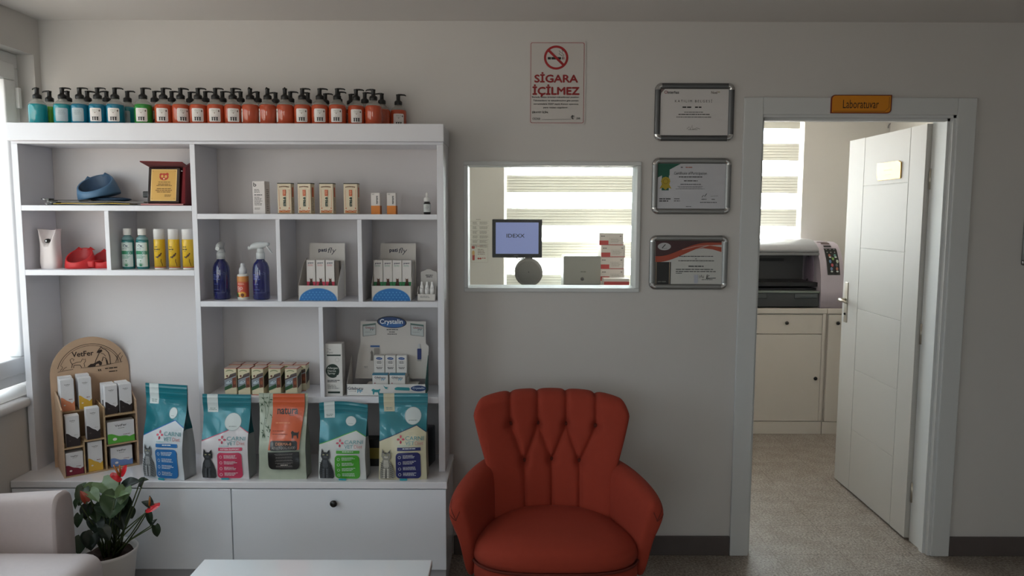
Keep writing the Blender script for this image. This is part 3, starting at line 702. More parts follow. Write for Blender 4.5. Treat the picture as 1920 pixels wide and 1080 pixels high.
blu=M('4a6d8c',.5); blu2=M('2b4560',.5)
t=thing('pet_bowl','tilted blue cat shaped pet bowl lying on the straps in the top left compartment','bowl',(P(188,365,3.33).x,3.335,ZL1+.024))
def bowl(mb,R,Hh,m,m2,tilt,c,ears=True,wob=0):
    X0=mb.X.copy(); mb.X=X0@Matrix.Translation(c)
    n=44
    def rim(a): return Vector((R*cos(a),R*sin(a),Hh+tilt*sin(a)))
    prof=[(1.16,0,0),(1.2,.12,0),(1.13,.6,0),(1.03,.97,0),(1.0,1.0,0),(.93,.97,1),(.84,.6,1),(.55,.30,1),(.01,.25,1)]
    vs=[]
    for s_,z,_ in prof:
        for k in range(n):
            a=2*pi*k/n; zz=z*(Hh+tilt*sin(a)); vs.append((R*s_*cos(a),R*s_*sin(a)-.15*R*z,zz))
    fs=[[],[]]
    for i in range(len(prof)-1):
        for k in range(n): fs[1 if i>=5 else 0].append((i*n+k,i*n+(k+1)%n,(i+1)*n+(k+1)%n,(i+1)*n+k))
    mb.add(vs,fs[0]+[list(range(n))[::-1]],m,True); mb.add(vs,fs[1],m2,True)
    if ears:
        for a in (60,120):
            p=rim(radians(a)); mb.add([(p.x-.016,p.y-.004-.15*R,p.z-.006),(p.x+.016,p.y-.004-.15*R,p.z-.006),(p.x,p.y-.15*R,p.z+.009),(p.x-.016,p.y+.010-.15*R,p.z-.006),(p.x+.016,p.y+.010-.15*R,p.z-.006)],[(0,1,2),(3,2,4),(0,2,3),(1,4,2)],m,True)
    mb.X=X0
b=MB(); b.X=Matrix.Rotation(radians(14),4,'Z')@Matrix.Rotation(radians(-14),4,'Y')@Matrix.Translation((0,0,.012)); bowl(b,.073,.066,blu,blu2,.038,(0,0,0)); b.X=Matrix.Identity(4); b.build('bowl',t)
f=MB(); f.lathe([(.055,-.004),(.085,.0),(.10,.006),(.09,.010),(.06,.014)],blu2,30,(.035,0,-.002),.55); f.build('foot',t)
# straps with buckles
def strap(nm,lab,pts,wd,col,loc,grp,buckle=True):
    t=thing(nm,lab,'pet lead',loc,0,grp); m=MB()
    n=len(pts)
    for i in range(n-1):
        (x0,z0),(x1,z1)=pts[i],pts[i+1]
        m.add([(x0,-wd/2,z0),(x0,wd/2,z0),(x1,wd/2,z1),(x1,-wd/2,z1),(x0,-wd/2,z0+.003),(x0,wd/2,z0+.003),(x1,wd/2,z1+.003),(x1,-wd/2,z1+.003)],[(0,1,2,3),(7,6,5,4),(0,3,7,4),(2,1,5,6),(0,4,5,1),(3,2,6,7)],col)
    m.build('strap',t)
    if buckle:
        x,z=pts[0]; k=MB(); k.tube([(x-.004,-.03,z+.004),(x-.022,-.03,z+.007),(x-.022,.0,z+.007),(x-.004,.0,z+.004)],.0025,chrome,6); k.box(x-.004,x+.012,-.034,.004,z,z+.009,M('4a4a48',.4,.7),.002); k.build('clip',t)
    return t
sx=P(100,380,3.3).x
def wav(x0,x1,z,amp,n=18,ph=0): return [(x0+(x1-x0)*i/(n-1), z+amp*(.5+.5*sin(i*.55+ph))*sin(pi*i/(n-1))) for i in range(n)]
strap('pet_lead','black flat strap lowest in the pile in the top left compartment',wav(0,.40,.0005,.001),.11,M('151413',.6),(sx,3.30,ZL1),'folded pet straps')
strap('pet_lead','yellow flat strap in the middle of the pile under the blue bowl',wav(.03,.36,.0055,.004,ph=.3),.07,M('c9a72e',.6),(sx,3.285,ZL1),'folded pet straps')
strap('pet_lead','grey flat strap with clips on top of the pile in the top left compartment',[(x,z) for x,z in wav(.0,.42,.0135,.004,ph=2)],.11,M('77746f',.5),(sx,3.31,ZL1),'folded pet straps')
strap('pet_lead','dark brown strap with metal clip lying left on the pile of straps',[(x,z) for x,z in wav(.015,.20,.0205,.001,ph=1)],.04,M('2b2019',.6),(sx,3.26,ZL1),'folded pet straps')

# ------------------------------------------------------------ left middle compartments
af=M('dcd2d0',.35,coat=.2)
t=thing('air_freshener_dispenser','white automatic air freshener with a scooped top in left compartment','air freshener',(P(97,500,3.29).x,3.29,ZL2))
def afn(u,v):
    a=2*pi*u; z=.168*v; w=.037+.004*cos(v*pi)*1-.0045*sin(pi*v)+.008*max(0,v-.6)/.4
    w=[.036,.040,.040,.038,.037,.037,.038,.040,.043][min(8,int(v*8))]+( [.036,.040,.040,.038,.037,.037,.038,.040,.043][min(8,int(v*8)+1)]-[.036,.040,.040,.038,.037,.037,.038,.040,.043][min(8,int(v*8))])*(v*8-int(v*8)) if v<1 else .045
    e=.62; x=w*(abs(cos(a))**e)*(1 if cos(a)>0 else -1); y=.032*(abs(sin(a))**e)*(1 if sin(a)>0 else -1)
    if v>.55 and y<0:
        k=(v-.55)/.45; hw=.036*k**.8+.003; q=max(0,1-(abs(x)/hw)**2.5) if abs(x)<hw else 0; y += .050*q*k**.9+.004*q
    return (x,y,z+ (.0 if v<1 else 0)+ .006*abs(x/.045)**2*(v**6))
m=MB().grid(afn,60,34,af,closeu=True); m.add([afn(i/60,1) for i in range(60)],[list(range(60))],af); m.build('body',t)
MB().lathe([(.0001,-.018),(.006,-.018),(.0085,-.014),(.0095,-.006),(.0095,0)],black,18,(0,-.012,.122),axis='y').lathe([(.0001,-.0195),(.004,-.019),(.005,-.018)],chrome,12,(0,-.012,.122),axis='y').build('nozzle',t)
rd=M('c42426',.5)
t=thing('double_pet_bowl','red double pet bowl beside the white air freshener','bowl',(P(160,498,3.29).x-.004,3.315,ZL2))
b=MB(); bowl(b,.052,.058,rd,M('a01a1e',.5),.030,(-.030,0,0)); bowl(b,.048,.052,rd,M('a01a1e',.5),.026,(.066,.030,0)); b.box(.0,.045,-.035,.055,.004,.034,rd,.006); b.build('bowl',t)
al=M('1c6f70',.2,coat=.5)
def shampoo(px,lab,g):
    t=thing('shampoo_bottle',lab,'bottle',(P(px,503,3.28).x,3.28,ZL2),0,g)
    r=.0265; MB().lathe([(r*.92,0),(r,.004),(r,.120),(r*.97,.127)],al,26,sy=.8).lathe([(r*.97,.127),(r*.88,.136),(r*.6,.143),(.013,.146),(.013,.150)],M('6f9396',.2,coat=.4),26,sy=.8).build('bottle',t)
    MB().lathe([(.0165,.148),(.017,.150),(.017,.174),(.016,.176),(.0001,.1765)],M('e4e2dd',.5),24).build('cap',t)
    l=MB(); cv=Cv(l,cyl(r,.116,.001,.001,sy=.8),cut=(5,0)); cv.rect(-30,0,30,106,M('c9d6d2',.5),3)
    nv=M('1d3152',.5); gr=M('23835a',.5); gr2=M('4f9a86',.6)
    cv.ring(-5,14,6,2.4,nv,120,380); cv.ell(4,15.5,5,2.5,nv,12); cv.line([(-6,20),(14,22)],1.2,nv); cv.greek(-16,27,14,31,1,nv,'l',1)
    cv.rect(-30,37,30,52,gr2,0); cv.rect(-20,36,4,51,gr,4); cv.ring(14,46,5,1.6,M('dfe6df',.5)); cv.ring(20,46,5,1.3,M('1d3f35',.5)); cv.greek(-20,56,20,72,4,gr2,'l',3)
    cv.ell(0,80,2,3,gr)
    for a in range(-70,80,20):
        q=radians(a); cv.poly([(-2,104),(2,104),(18*sin(q),104-20*cos(q))],gr)
    l.build('label',t); return t
shampoo(242,'aloe green shampoo bottle with white cap, left one of the two','aloe shampoo bottles'); shampoo(269,'aloe green shampoo bottle with white cap, right one beside the yellow cans','aloe shampoo bottles')
ye=M('d8b020',.35,coat=.3)
for k,px in enumerate((301,328,354)):
    t=thing('spray_can','yellow spray can with white cap, %s of the three beside the shampoo'%('leftmost','middle one','rightmost')[k],'spray can',(P(px,503,3.28).x,3.28,ZL2),0,'yellow spray cans')
    r=.0235; MB().lathe([(r*.95,0),(r,.003),(r,.006)],M('e2dcd6',.4),26).lathe([(r,.006),(r,.0095)],M('b5402a',.5),26).lathe([(r,.0095),(r,.128),(r*.97,.131)],ye,26).build('can',t)
    MB().lathe([(r*.98,.129),(r*.98,.172),(r*.94,.1755),(.0001,.176)],M('dad8d6',.45),26).build('cap',t)
    l=MB(); cv=Cv(l,cyl(r,.128,.001,.001),cut=(4,4)); br=M('4a2f14',.5)
    cv.greek(-14,28,6,34,1,M('7a6a1c',.6),'l',k,.9); cv.greek(-17,39,12,45,1,M('5e5216',.6),'l',k+4,.9); cv.greek(-12,49,6,52,1,br,'l',k)
    cv.ell(6,71,9,3.2,br,16,-.5); cv.ell(-2,76,7,2.8,br,16,.4); cv.ell(14,61,3,5,br,12,.4); cv.ell(8,66,5,2.5,br,12,-.8)
    cv.line([(14,84),(13,95),(17,104),(19,116)],2.2,br); cv.rect(-24,114,24,115.5,M('a9741c',.5)); l.build('label',t)

# ------------------------------------------------------------ cartons
def carton(name,w,d,h,side,paint,W=100,H=None,top=None,paint_side=None,wside=None):
    H=H or W*h/w; m=MB(); m.box(-w/2,w/2,-d/2,d/2,0,h,side,min(.0012,w*.03),1)
    if top: m.box(-w/2+.0005,w/2-.0005,-d/2+.0005,d/2-.0005,h-.001,h+.0004,top)
    paint(Cv(m,front(w,h,W,H,-d/2)),W,H)
    if paint_side: paint_side(Cv(m,flat((w/2,-d/2,h),(0,d/W,0),(0,0,-h/H),(1,0,0))),W,H)
    return m
def place(m,name,px,base_y,Y,Z,label,cat='box',group=None,rot=0,dx=0): return tag(m.build(name,loc=(P(px,base_y,Y).x+dx,Y,Z),rot=radians(rot)),label,cat,group)
def on(px0,px1,py,Y): return abs(P(px1,py,Y).x-P(px0,py,Y).x)

# upper right shelf
def p_b(c,W,H):
    c.text('b',9,10,33,40,ink,.03); g_=M('77726f',.6); c.greek(14,60,60,90,3,g_,'l',1); c.greek(14,100,95,112,1,ink,'l',2); c.greek(14,118,80,185,7,g_,'l',3); c.greek(14,200,66,216,2,g_,'l',4)
m=carton('c',.057,.045,.140,M('d6cfcc',.55),p_b,paint_side=lambda c,W,H:c.greek(30,60,80,230,12,M('8a8582',.6),'l',9))
place(m,'carton',491,400,3.27,ZR1,'tall white carton marked b, leftmost box on the upper right shelf',rot=-10)
cream_c=M('d8c9ae',.55); og=M('c4562c',.55); dg=M('1c3a30',.5)
def p_str(c,W,H):
    br=M('6e4a30',.6); c.rect(0,0,W,6,M('2f3122',.5)); 
    for k in range(9): c.rect(14+k*8,24-3*sin(pi*k/8),20+k*8,32-3*sin(pi*k/8),br)
    c.line([(12,46),(12,170)],1.6,og); c.line([(88,46),(88,170)],1.6,og); c.rect(40,48,62,92,og); c.greek(44,52,58,88,5,M('e0b090',.6),'c',2)
    c.text('STRS-B',42,100,62,168,dg,.03,rot=90)
    c.ell(17,180,4,5,og); c.ell(85,180,4,5,og)
    for k in range(7): c.ell(16+k*12,198+3*sin(k*2.),6,3,og)
    c.rect(10,203,90,212,M('c97a3a',.55)); c.rect(0,217,W,222,M('6a5a42',.6))
pr=carton('c',.060,.040,.133,cream_c,p_str,H=222,top=M('33351f',.5),paint_side=lambda c,W,H:(c.rect(0,0,W,6,M('2f3122',.5)),c.rect(30,30,70,100,og),c.greek(20,110,80,200,8,M('8a8582',.6),'l',9)))
c0=None
for k,px in enumerate((537,575,615,660)):
    X=P(px,400,3.27).x; lab='cream and orange carton with STRS-B lettering, %s of four on the upper shelf'%('first from left','second from left','third from left','rightmost')[k]
    if c0 is None: c0=place(pr,'carton',px,400,3.27,ZR1,lab,group='cream orange cartons',rot=-3)
    else: dup(c0,(X,3.27,ZR1),radians((-3,-10,-3,-2)[k]),lab)
def p_or(c,W,H):
    c.rect(0,H*.60,W,H,M('d07a1e',.5)); c.greek(10,12,45,24,2,M('6a6a66',.6),'l',1); [c.rect(60,34+k*11.5,78-4*(k%3==1),42+k*11.5,M('35383a',.5)) for k in range(8)]
pr=carton('c',.039,.030,.092,M('d9d3ce',.5),p_or,paint_side=lambda c,W,H:c.rect(0,H*.60,W,H,M('a85c14',.5)))
o=place(pr,'carton',706,400,3.27,ZR1,'small white and orange carton, left one of the pair','box','small orange cartons',rot=-5); dup(o,(P(735.5,400,3.27).x,3.27,ZR1),radians(-4),'small white and orange carton, right one beside the dropper bottle')
t=thing('dropper_bottle','tiny dark dropper bottle with white cap at the right end of the upper shelf','bottle',(P(801,400,3.27).x,3.27,ZR1))
r=.0155; MB().lathe([(r*.9,0),(r,.003),(r,.046),(r*.75,.054),(.009,.057),(.009,.060)],M('15100e',.15,coat=.5),22).build('bottle',t)
MB().lathe([(.0145,.055),(.0145,.067),(.012,.072),(.006,.075),(.0065,.088),(.004,.094),(.0001,.0945)],M('dcdad6',.5),20).build('dropper_cap',t)
l=MB(); cv=Cv(l,cyl(r,.044,.001,.001),cut=(3,0)); cv.rect(-20,0,20,34,M('c9ccc9',.5)); cv.greek(-9,4,9,24,5,grey,'c',2); l.build('label',t)

# blue spray bottles
cob=M('141c5e',.08,coat=.8,trans=.15); prt=M('7f8cc0',.4); spw=M('c6c9c9',.4)
def spray_bottle(px,lab,turn):
    t=thing('spray_bottle',lab,'bottle',(P(px,562,3.285).x,3.285,ZR2),0,'cobalt spray bottles')
    r=.036; MB().lathe([(r*.9,0),(r,.005),(r,.125),(r*.96,.143),(r*.8,.160),(r*.55,.171),(.016,.176),(.0155,.186)],cob,32).build('bottle',t)
    l=MB(); cv=Cv(l,cyl(r,.13,.001,.001),cut=(6,0)); q=M('5a6bb0',.3)
    cv.line([(-26,10),(-10,4),(10,12),(26,18)],.6,q); cv.line([(28,12),(28,95),(24,98),(-30,98)],.7,prt); cv.greek(-26,18,6,44,4,q,'l',1); cv.greek(-22,60,4,64,1,q,'l',6); cv.greek(-24,84,12,88,1,q,'l',7); cv.line([(28,12),(20,8)],.7,prt)
    l.build('label',t)
    h=MB(); h.X=Matrix.Rotation(radians(turn),4,'Z')
    h.lathe([(.0185,.178),(.0185,.202),(.017,.206),(.015,.208)],spw,22)
    n=12; pts=[]
    body=[(-.046,.226,.007,.007),(-.043,.229,.009,.010),(-.034,.234,.011,.013),(-.02,.236,.013,.015),(0,.238,.014,.016),(.018,.241,.012,.012),(.032,.243,.010,.009),(.040,.244,.006,.006)]
    vs=[];
    for x,z,hy,hz in body:
        for k in range(n): a=2*pi*k/n; vs.append((x,hy*cos(a),z+hz*sin(a)))
    fs=[(i*n+k,i*n+(k+1)%n,(i+1)*n+(k+1)%n,(i+1)*n+k) for i in range(len(body)-1) for k in range(n)]+[list(range(n))[::-1],[(len(body)-1)*n+k for k in range(n)]]
    h.add(vs,fs,spw,True)
    h.lathe([(.016,.206),(.014,.215),(.013,.226)],spw,20)
    h.lathe([(.0085,-.052),(.0085,-.044)],spw,14,(0,0,.226),axis='x')
    h.X=Matrix.Identity(4); ho=h.build('spray_head',t)
    g=MB(); g.X=Matrix.Rotation(radians(turn),4,'Z'); g.add([(.026,-.006,.234),(.026,.006,.234),(.048,.006,.204),(.048,-.006,.204),(.030,-.006,.236),(.030,.006,.236),(.052,.006,.205),(.052,-.006,.205)],[(0,1,2,3),(7,6,5,4),(0,3,7,4),(2,1,5,6),(0,4,5,1),(3,2,6,7)],spw); g.X=Matrix.Identity(4); g.build('trigger',ho)
    return t
spray_bottle(417,'cobalt blue spray bottle with its nozzle pointing forward, left one',96); spray_bottle(491,'cobalt blue trigger spray bottle with its nozzle pointing left, beside the divider',0)
t=thing('mist_bottle','small peach and pink mist bottle between the two cobalt spray bottles','bottle',(P(457,562,3.28).x,3.28,ZR2))
r=.0245; MB().lathe([(r*.95,0),(r,.003),(r,.104),(r*.94,.110),(.016,.113)],M('d9d6d0',.4),24).build('bottle',t)
MB().lathe([(.0165,.112),(.0165,.132),(.014,.138),(.010,.142),(.009,.155),(.007,.159),(.0001,.160)],M('d2d3d6',.45),20).build('spray_cap',t)
l=MB(); cv=Cv(l,cyl(r,.103,.001,.001),cut=(4,6)); cv.rect(-38,0,38,91,M('c8523e',.5)); cv.rect(-38,0,38,22,M('cf8a4c',.5)); cv.rect(-38,22,38,27,M('cc6f46',.5)); cv.greek(-16,30,16,38,2,M('e2b9a4',.6),'l',1)
for a,b in ((-14,50),(0,52),(-10,60)): cv.ring(a,b,6,2.4,M('e6c4bc',.6))
cv.ell(4,80,16,13,M('d99a3c',.5)); cv.ell(4,82,7,8,M('6e3a1c',.5)); cv.rect(-38,72,-14,91,M('27663a',.5)); cv.ell(-10,74,6,5,M('e0c070',.5)); l.build('label',t)

# counter displays with teal dotted arches
card=M('cfcac4',.6); dotb=M('0f6cb2',.45); dotl=M('4f9ad0',.5)
def p_pati(col):
    def f(c,W,H):
        nv=M('15173a',.5); c.text('pati',18,24,80,46,nv,.04); c.greek(15,52,85,74,2,M('c98a8a' if col=='c22a4a' else '8fa89a',.6),'l',1); c.rect(0,H*.76,W,H,M(col,.5))
        dk_=M('3f2418',.6); c.poly([(34,H),(28,H*.86),(38,H*.74),(36,H*.62),(44,H*.66),(58,H*.66),(64,H*.62),(66,H*.74),(74,H*.88),(72,H)],dk_); c.ell(50,H*.70,13,11,M('6b3f28',.6)); c.ell(44,H*.69,2.2,2.2,black,8); c.ell(57,H*.69,2.2,2.2,black,8)
    return f
def pati_display(px,lab,side_m=card):
    t=thing('counter_display',lab,'display box',(P(px,565,3.235).x,3.235,ZR2),0,'pati display boxes')
    w,d,hf,hb=.174,.150,.066,.246; m=MB()
    m.box(-w/2,w/2,0,.0015,0,hf,card); m.box(-w/2,w/2,0,d,0,.0015,card)
    for s in (-1,1):
        x=s*(w/2-.001); m.prism([(0,0),(0,hf),(.085,.155),(d,.180),(d,0)],x-.0008,x+.0008,card,axis='x')
    cv=Cv(m,front(w,hf,174,66,0)); n=30; R=84
    ar=[(87+R*cos(pi-pi*k/n), 65.5-56*sin(pi*k/n)) for k in range(n+1)]; cv.poly(ar,M('a8b8c4',.5)); ar=[(87+(R-2.5)*cos(pi-pi*k/n), 65.5-53.5*sin(pi*k/n)) for k in range(n+1)]; cv.poly(ar,dotb)
    for j in range(5):
        for i in range(11):
            x=12+i*15+(7.5 if j%2 else 0); y=18+j*11
            if ((x-87)/(R-8))**2+((65-y)/49)**2<.92 and y<63: cv.ell(x,y,2.9,2.5,dotl,8)
    m.build('tray',t)
    h=MB(); h.box(-.070,.098-.0,d-.030,d-.028,.150,hb,card) if False else h.box(-.066,.098-.005,d-.03,d-.0285,.010,hb,card)
    h.X=Matrix.Identity(4); cv=Cv(h,flat((-.066,d-.03,hb),(.159/150,0,0),(0,0,-.062/60))); nv=M('15173a',.5)
    cv.text('pati',38,22,73,42,nv,.04); cv.text('fly',73,19,108,50,M('4a4a52',.6),-.004,shear=.25); h.build('header_card',t)
    return t
t1=pati_display(597,'display box with a teal dotted arch holding the pink pati cartons'); t2=pati_display(734,'display box with a teal dotted arch holding the green pati cartons')
pk=carton('c',.038,.034,.125,M('d8d3d0',.55),p_pati('c22a4a')); gk=carton('c',.040,.034,.125,M('d8d3d0',.55),p_pati('1f7a44'))
b0=t1.location.x; o=tag(pk.build('carton',loc=(b0-.040,3.235+.056,ZR2+.050)),'pink based pati carton, leftmost of three in the display box','box','pink pati cartons')
for k,dx in enumerate((.002,.044)): dup(o,(b0+dx,3.235+.056,ZR2+.050),0,'pink based pati carton, %s of three in the display box'%('middle one','rightmost')[k])
# a lower riser inside each tray keeps the cartons up
for tt in (t1,t2): MB().box(-.084,.084,.004,.115,.0016,.0495,card).build('riser',tt)
dkc=MB().box(-.009,.009,-.018,.018,0,.120,M('5a5048',.6),.001); tag(dkc.build('carton',loc=(b0+.074,3.235+.060,ZR2+.050)),'thin dark carton at the right end of the pink display box','box')
b0=t2.location.x; o=tag(gk.build('carton',loc=(b0-.063,3.235+.056,ZR2+.050)),'green based pati carton, leftmost of four in the display box','box','green pati cartons')
for k,dx in enumerate((-.021,.0205,.0625)): dup(o,(b0+dx,3.235+.056,ZR2+.050),0,'green based pati carton, %s of four in the display box'%('second from left','third from left','rightmost')[k])
# little display of three white bottles
t=thing('bottle_display','small white card stand holding three white bottles beside the green display box','display box',(P(800,565,3.25).x+.002,3.235,ZR2))
m=MB(); m.box(-.041,.036,0,.0015,0,.030,card); m.box(-.041,.036,0,.055,0,.0015,card); 
for s in (-.040,.036): m.prism([(0,0),(0,.03),(.03,.06),(.055,.06),(.055,0)],s-.0007,s+.0007,card,axis='x')
Cv(m,front(.077,.03,77,30,0,-.041)).greek(12,8,55,18,2,grey,'l',1); m.build('tray',t)
h=MB(); h.prism([(-.030,.0),(.042,.0),(.040,.12),(.034,.126),(.020,.128),(.014,.135),(-.006,.135),(-.012,.128),(-.026,.126),(-.032,.12)],.054,.0555,M('b3afab',.6)); cv=Cv(h,flat((-.030,.054,.128),(.001,0,0),(0,0,-.001))); cv.greek(16,18,56,32,2,ink,'c',2); h.build('header_card',t)
for k,dx in enumerate((-.024,-.001,.021)):
    q=thing('eye_drop_bottle','tiny white squeeze bottle, %s of three in the small card stand'%('leftmost','middle one','rightmost')[k],'bottle',(t.location.x+dx,3.235+.026,ZR2+.0016),0,'tiny white squeeze bottles')
    MB().lathe([(.0102,0),(.0105,.045),(.009,.052)],M('dcdad8',.4),18).build('bottle',q); MB().lathe([(.0085,.052),(.0075,.060),(.0045,.070),(.004,.080),(.0001,.081)],M('e6e4e2',.4),16).build('cap',q)

# ------------------------------------------------------------ middle compartments: dog cartons
def p_dog(c,W,H):
    c.rect(0,0,W,4,M('b0392a',.5)); ol=M('77805c',.6); c.poly([(14+7*k,22-9*sin(pi*k/9)) for k in range(10)]+[(77-7*k,29-8*sin(pi*(9-k)/9)) for k in range(10)],ol)
    c.poly([(48,52),(98,34),(98,60),(30,84)],M('4d4441',.6)); c.ell(24,66,9,10,M('6a4334',.6)); c.poly([(0,88),(98,52),(98,60),(0,98)],M('43261d',.6))
    c.poly([(0,98),(98,60),(98,150),(60,160),(0,180)],M('7c8288',.55)); c.ell(36,118,26,12,M('a8b4bc',.5),20,-.4); c.ell(44,112,5,4,M('2a3a58',.5),10)
    c.poly([(66,84),(98,72),(98,158),(66,164)],M('6d3622',.6)); c.ell(84,120,10,16,M('8a4a28',.6),16); c.ell(80,146,10,8,M('5a3016',.6),12)
    c.poly([(0,160),(60,130),(66,160),(0,188)],M('1f4a26',.55)); c.rect(0,H-5,W,H,M('b0392a',.5))
dc=carton('c',.053,.060,.120,M('cdc3a4',.55),p_dog,H=226,top=M('c9b5ac',.5),paint_side=lambda c,W,H:(c.rect(0,0,W,8,M('b0392a',.5)),c.poly([(8,70),(90,40),(90,70),(8,100)],M('24361f',.6)),c.poly([(8,100),(90,70),(90,150),(8,170)],M('4a3a34',.6))))
d0=None; kf=0
for row,Y,pxs in (('front',3.262,(438,463,489,520,551)),('back',3.345,(444,466,491,516,540,568))):
    for k,px in enumerate(pxs):
        X=P(px,740,Y).x
        if row=='back': X=-1.249+k*.0585
        lab='cream and red dog product carton, %s from the left in the %s row'%(ORD[k],row)
        if d0 is None: d0=tag(dc.build('carton',loc=(X,Y,ZR3),rot=0),lab,'box','cream red dog cartons')
        else: dup(d0,(X,Y,ZR3),radians((0,0,-4,0,-3)[k]) if row=='front' else 0,lab)
# raise of the back row is real: they stand on a flat tray
# allergen spray carton
def p_all(c,W,H):
    gn=M('0f2a20',.5); c.text('The',10,26,34,38,grey); c.text('Plant',10,42,46,56,grey); c.rect(10,62,92,70,gn); c.ring(70,92,12,1,grey); c.ell(42,156,40,40,gn,36)
    wt=M('c9ccc6',.6); c.text('Allergen',12,133,72,148,wt,.02); c.text('Derma',12,150,62,161,wt,.02); c.text('Spray',12,164,58,178,wt,.02); c.ell(74,186,9,7,M('d6d6d2',.5))
    c.greek(10,208,90,224,2,ink,'l',3); c.greek(10,236,88,262,3,M('8a8a88',.6),'l',4); c.rect(12,274,84,285,gn); c.rect(0,60,W,61,M('b0b0ac',.6))
m=carton('c',.074,.055,.232,M('d4d2cf',.5),p_all,H=300); place(m,'carton',630,742,3.25,ZR3,'tall white and green Allergen Derma Spray carton beside the divider',rot=0)
# crystalin display
t=thing('counter_display','wide grey white display stand with the oval blue Crystalin header','display box',(P(726,745,3.225).x,3.225,ZR3))
cw=M('c2bdb8',.6); w=.355; m=MB(); m.box(-w/2,w/2-.008,0,.0015,0,.052,M('d3d2d0',.55)); m.box(-w/2,w/2-.008,0,.115,0,.0015,cw); m.box(-.10,.13,.030,.112,.0015,.040,cw)
for s,x in ((-1,-w/2+.001),(1,w/2-.009)): m.prism([(0,0),(0,.052),(.115,.16),(.115,0)],x-.0008,x+.0008,cw if s<0 else M('1f5a54',.5),axis='x')
cv=Cv(m,front(w,.052,355,52,0)); tl=M('2a8890',.5); nv=M('22263c',.5); ln=M('3f8fb0',.5)
def gila(cv,x,y,s,lnm=ln):
    cv.text('Gilaburu',x,y,x+s,y+s*.19,nv,.03); cv.line([(x+s*.1,y+s*.28),(x+s*.45,y+s*.28)],s*.012,nv); cv.ell(x+s*.5,y+s*.28,s*.03,s*.03,nv,10); cv.text('PP',x+s*.62,y+s*.18,x+s*.95,y+s*.40,lnm,.02)
gila(cv,4,12,68); gm=tl
cv.poly([(108,26),(116,20),(124,24),(140,24),(146,20),(149,25),(144,30),(143,46),(139,46),(137,36),(122,36),(120,46),(115,46),(114,32)],gm)
cv.poly([(160,4),(170,12),(184,13),(176,17),(184,22),(170,20)],gm); cv.poly([(212,16),(222,12),(274,14),(278,20),(276,28),(216,26),(210,22)],gm)
cv.ell(316,18,34,13,M('1c3a6a',.45),28); cv.text('Crystalin',290,12,342,23,M('c8d4e2',.5),.02); m.build('tray',t)
h=MB(); hx=[(-.165,.052),(.165,.052),(.172,.20),(.158,.215),(.160,.315),(-.135,.315),(-.137,.215),(-.150,.16)]
h.prism(hx,.1145,.116,cw)
cv=Cv(h,flat((-.176,.1145,.345),(.001,0,0),(0,0,-.001)))
cv.ell(182,34,67,27,M('0c1220',.4),40,.06); cv.ell(182,35,62,24,M('14386e',.35),40,.06); cv.ell(182,46,50,12,M('1f5c9c',.35),30,.04); cv.text('Crystalin',128,20,232,48,M('dfe6ec',.5),.02)
cv.text('Papatil Semizotundan',146,66,218,73,ink,.01) if False else cv.greek(146,66,222,73,1,ink,'c',1); cv.greek(166,77,202,83,1,ink,'c',2); cv.greek(158,87,208,93,1,ink,'c',3)
for x0,sl in ((50,-.12),(266,.12)):
    q=lambda a,b: (a, b+sl*(a-x0-30))
    cv.poly([q(x0,44),q(x0+60,44),q(x0+60,96),q(x0,96)],M('6d716f',.6)); cv.poly([q(x0+3,50),q(x0+58,50),q(x0+58,94),q(x0+3,94)],M('b3b8b6',.6)); cv.poly([q(x0,42),q(x0+60,42),q(x0+60,46),q(x0,46)],M('3c6a60',.5)); cv.text('Gilaburu',x0+12,54,x0+54,63,M('8a2a32',.5),.02); cv.text('PP',x0+34,64,x0+52,72,nv); cv.greek(x0+10,78,x0+50,82,1,grey,'l',2)
cv.rect(84,140,126,148,M('2f5c96',.5)); cv.poly([(86,184),(84,172),(90,162),(96,172),(96,210),(84,210)],M('77726c',.6)); cv.rect(100,152,124,208,M('8f8a84',.6),3)
cv.rect(296,154,314,204,M('1d2c66',.5),3); cv.rect(300,132,309,154,M('b7b9bb',.5),2); cv.rect(296,204,314,212,M('9a9a98',.5)); cv.greek(52,236,72,246,2,grey,'c',1)
h.build('header_card',t)
def p_cry(c,W,H):
    c.ell(50,26,30,12,M('1f4684',.45),24,.05); c.text('Crystalin',30,21,70,31,M('c8d4e2',.5)); c.frame(16,48,84,92,1.5,grey) ; c.greek(26,52,74,76,3,ink,'c',1); c.greek(14,104,86,126,2,ink,'c',2)
cc=carton('c',.047,.034,.095,M('d2cfcc',.5),p_cry,H=190); bx=t.location.x
o=tag(cc.build('carton',loc=(bx-.045,3.225+.085,ZR3+.0415)),'white carton with a blue oval, leftmost of three in the Crystalin stand','box','white cartons with blue ovals')
o.location.z=ZR3+.0415+.03; MB().box(-.075,.085,.066,.112,.040,.0705,cw).build('step',t)
for k,dx in enumerate((.005,.055)): dup(o,(bx+dx,3.225+.085,ZR3+.0715),0,'white carton with a blue oval, %s of three in the Crystalin stand'%('middle one','rightmost')[k])
def p_gil(c,W,H):
    c.rect(0,0,W,H*.12,M('2f6f8c',.5)); gila(c,14,16,70); c.ell(16,60,4,4,M('a8626a',.6),10); c.line([(12,20+28),(12,20+29)],1,nv)
gc_=carton('c',.070,.026,.050,M('d3d1ce',.5),p_gil,top=M('4c8aa2',.5)); o=tag(gc_.build('carton',loc=(bx-.036,3.225+.0485,ZR3+.0405)),'flat white Gilaburu carton, left of two at the front of the Crystalin stand','box','flat Gilaburu cartons')
dup(o,(bx+.040,3.225+.0485,ZR3+.0405),0,'flat white Gilaburu carton, right of two at the front of the Crystalin stand')
